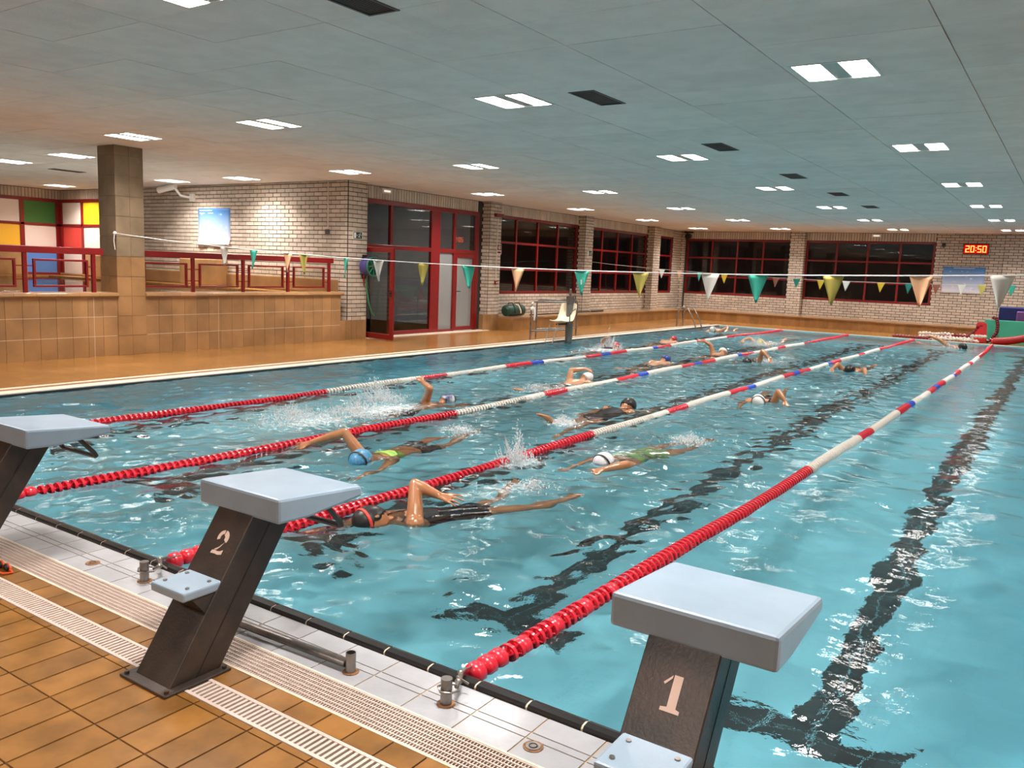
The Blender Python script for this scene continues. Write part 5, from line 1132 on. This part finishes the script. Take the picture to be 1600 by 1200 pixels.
def water():
    nx, ny = 320, 790
    X = np.linspace(XL, XR, nx); Y = np.linspace(YN, YF, ny); gx, gy = np.meshgrid(X, Y)
    h = np.zeros_like(gx)
    rough = 0.55 + 0.60 / (1 + np.exp((gx + 2.1) * 6)) ; rough *= np.clip((26.5 - gy) / 3, .35, 1); rough *= np.where(gx < -8.2, .85, 1)
    fo = (.16 / (1 + np.exp((gx + 2.3) * 5))) * np.ones_like(gx)
    for fx, fy, rx, ry, s in FOAM: fo = np.maximum(fo, s * np.exp(-(((gx - fx) / rx) ** 2 + ((gy - fy) / ry) ** 2)))
    rough = rough + fo * .5
    r = np.random.default_rng(11)
    hs_ = np.zeros_like(h)
    for i in range(76):
        sh = i >= 34
        lam = (.42 * (3.6 ** (i / 33))) if not sh else (.13 * (3.0 ** ((i - 34) / 41)))
        k = 2 * np.pi / lam; th = r.uniform(0, 2 * np.pi); ph = r.uniform(0, 2 * np.pi)
        a = .0016 * lam ** .85 if not sh else .0019 * lam ** 1.0
        w = np.sin(k * (gx * np.cos(th) + gy * np.sin(th)) + ph + 1.3 * np.sin(gx * 1.1 * r.uniform(.5, 1.5) + ph) + 1.3 * np.sin(gy * r.uniform(.5, 1.5)))
        w = w + .4 * w * w
        if sh: hs_ += a * w
        else: h += a * w
    pat = .5 + .5 * np.sin(gx * 2.1 + 1.3 * np.sin(gy * .9)) * np.sin(gy * 1.7 + 1.1 * np.sin(gx * 1.3))
    h = h * (.75 + .35 * (rough - .55)) + hs_ * (.55 + 1.9 * np.clip(rough - .55, 0, 2)) * (.7 + .6 * pat)
    edge = np.minimum.reduce([(gx - XL) / .15, (XR - gx) / .15, (gy - YN) / .15, (YF - gy) / .15]).clip(0, 1); h *= (.4 + .6 * edge)
    n3 = r.normal(size=gx.shape) * .004; h += n3 * np.clip(fo, 0, 1)
    v = np.stack([gx, gy, h], -1).reshape(-1, 3)
    idx = np.arange(nx * ny).reshape(ny, nx); q = np.stack([idx[:-1, :-1], idx[:-1, 1:], idx[1:, 1:], idx[1:, :-1]], -1).reshape(-1, 4)
    me = bpy.data.meshes.new('water'); me.vertices.add(len(v)); me.vertices.foreach_set('co', v.astype(np.float32).ravel())
    me.loops.add(q.size); me.loops.foreach_set('vertex_index', q.astype(np.int32).ravel()); me.polygons.add(len(q)); me.polygons.foreach_set('loop_start', np.arange(0, q.size, 4, dtype=np.int32)); me.polygons.foreach_set('use_smooth', np.ones(len(q), dtype=bool))
    me.update(calc_edges=True)
    at = me.attributes.new('foam', 'FLOAT', 'POINT'); at.data.foreach_set('value', fo.astype(np.float32).ravel())
    me.materials.append(M['water']); o = bpy.data.objects.new('water', me); COL.objects.link(o); o['kind'] = 'structure'
water()
bpy.data.objects['water'].cycles.is_caustics_caster = True
def spray_mat():
    m = bpy.data.materials.new('white_water_spray'); m.use_nodes = True; nt = m.node_tree; b = nt.nodes['Principled BSDF']; o = nt.nodes['Material Output']
    b.inputs['Base Color'].default_value = (.88, .92, .94, 1); b.inputs['Roughness'].default_value = .2
    t = N(nt, 'ShaderNodeBsdfTransparent'); mx = N(nt, 'ShaderNodeMixShader'); mx.inputs[0].default_value = .72; lk(nt, t.outputs[0], mx.inputs[1]); lk(nt, b.outputs[0], mx.inputs[2]); lk(nt, mx.outputs[0], o.inputs[0]); return m
M['spray'] = spray_mat()
def splash(label, x, y, n, r, h, lean=(0, 0), seed=1, drops=60):
    """a burst: ragged tapering jets of water with loose drops"""
    R = random.Random(seed); t = MB()
    for i in range(n // 2):
        a = R.uniform(0, 6.28); d = R.uniform(0, r); b = Vector((math.cos(a) * d, math.sin(a) * d * 1.2, -.01)); hh = h * R.uniform(.25, 1) * (1 - .6 * d / r); o = Vector((math.cos(a) * .35 * hh + lean[0] * hh, math.sin(a) * .35 * hh + lean[1] * hh, hh))
        pts = [b, b + o * .35 + Vector((R.uniform(-.01, .01), R.uniform(-.01, .01), 0)), b + o * .75, b + o]; w = R.uniform(.003, .008)
        t.tube(pts, [w * 1.5, w, w * .55, w * .2], 5)
    for i in range(drops * 9):
        a = R.uniform(0, 6.28); d = abs(R.gauss(0, .6)) * r; z = abs(R.gauss(0, .38)) * h * 1.2 * math.exp(-d / r * .9); q = R.uniform(.0018, .0062) * (1 if z > .25 * h else 1.25); t.sphere((math.cos(a) * d + lean[0] * z, math.sin(a) * d * 1.2 + lean[1] * z, z), (q, q, q * R.uniform(1, 2.2)), 5, 3)
    return link('spray', t.mesh('spray', 'spray', True, fix=False), loc=(x, y, 0), kind='stuff', label=label, cat='water spray', group='spray thrown up by the swimmers')
SP = [('tall burst of spray over the second rope behind the nearest swimmer', -3.90, 5.95, 34, .15, .34, (0, 0), 110), ('low spray at the feet of the nearest swimmer', -3.35, 5.35, 20, .2, .08, (0, 0), 60), ('spray around the kicking feet by the second rope', -5.1, 6.7, 18, .22, .09, (0, 0), 60),
      ('wide spray behind the swimmer with the navy and white cap', -6.55, 6.7, 70, .55, .17, (-.1, 0), 220), ('fan of spray beside the raised straight arm', -6.9, 7.5, 40, .3, .36, (-.3, -.2), 160), ('plume of spray at the kicking feet farther left', -6.75, 5.95, 40, .35, .22, (0, 0), 140), ('spray around the foot of the black capped swimmer', -4.57, 7.88, 30, .16, .12, (0, 0), 80),
      ('spray behind the white cap with lilac stripe', -3.1, 7.95, 20, .25, .10, (0, 0), 80), ('white spray around the crimson cap', -8.5, 16.5, 60, .28, .42, (0, 0), 160), ('white spray around the yellow cap', -6.5, 20.7, 60, .45, .28, (0, 0), 160), ('spray under the arm by the far wall', -2.75, 25.3, 24, .3, .2, (0, 0), 60),
      ('spray right of the bent arm near rope two', -5.0, 16.6, 24, .35, .14, (0, 0), 80), ('spray behind the arm bent over the white cap', -6.2, 9.9, 24, .4, .10, (0, 0), 90)]
for i, (lab, x, y, n, r, h, ln, dr) in enumerate(SP): splash(lab, x, y, n, r, h, ln, i + 3, dr)

for o in SC.objects:
    if o.type == 'MESH' and (o.name.startswith(('floor_pool', 'wall_pool', 'black_tile', 'body', 'swim'))): o.cycles.is_caustics_receiver = True
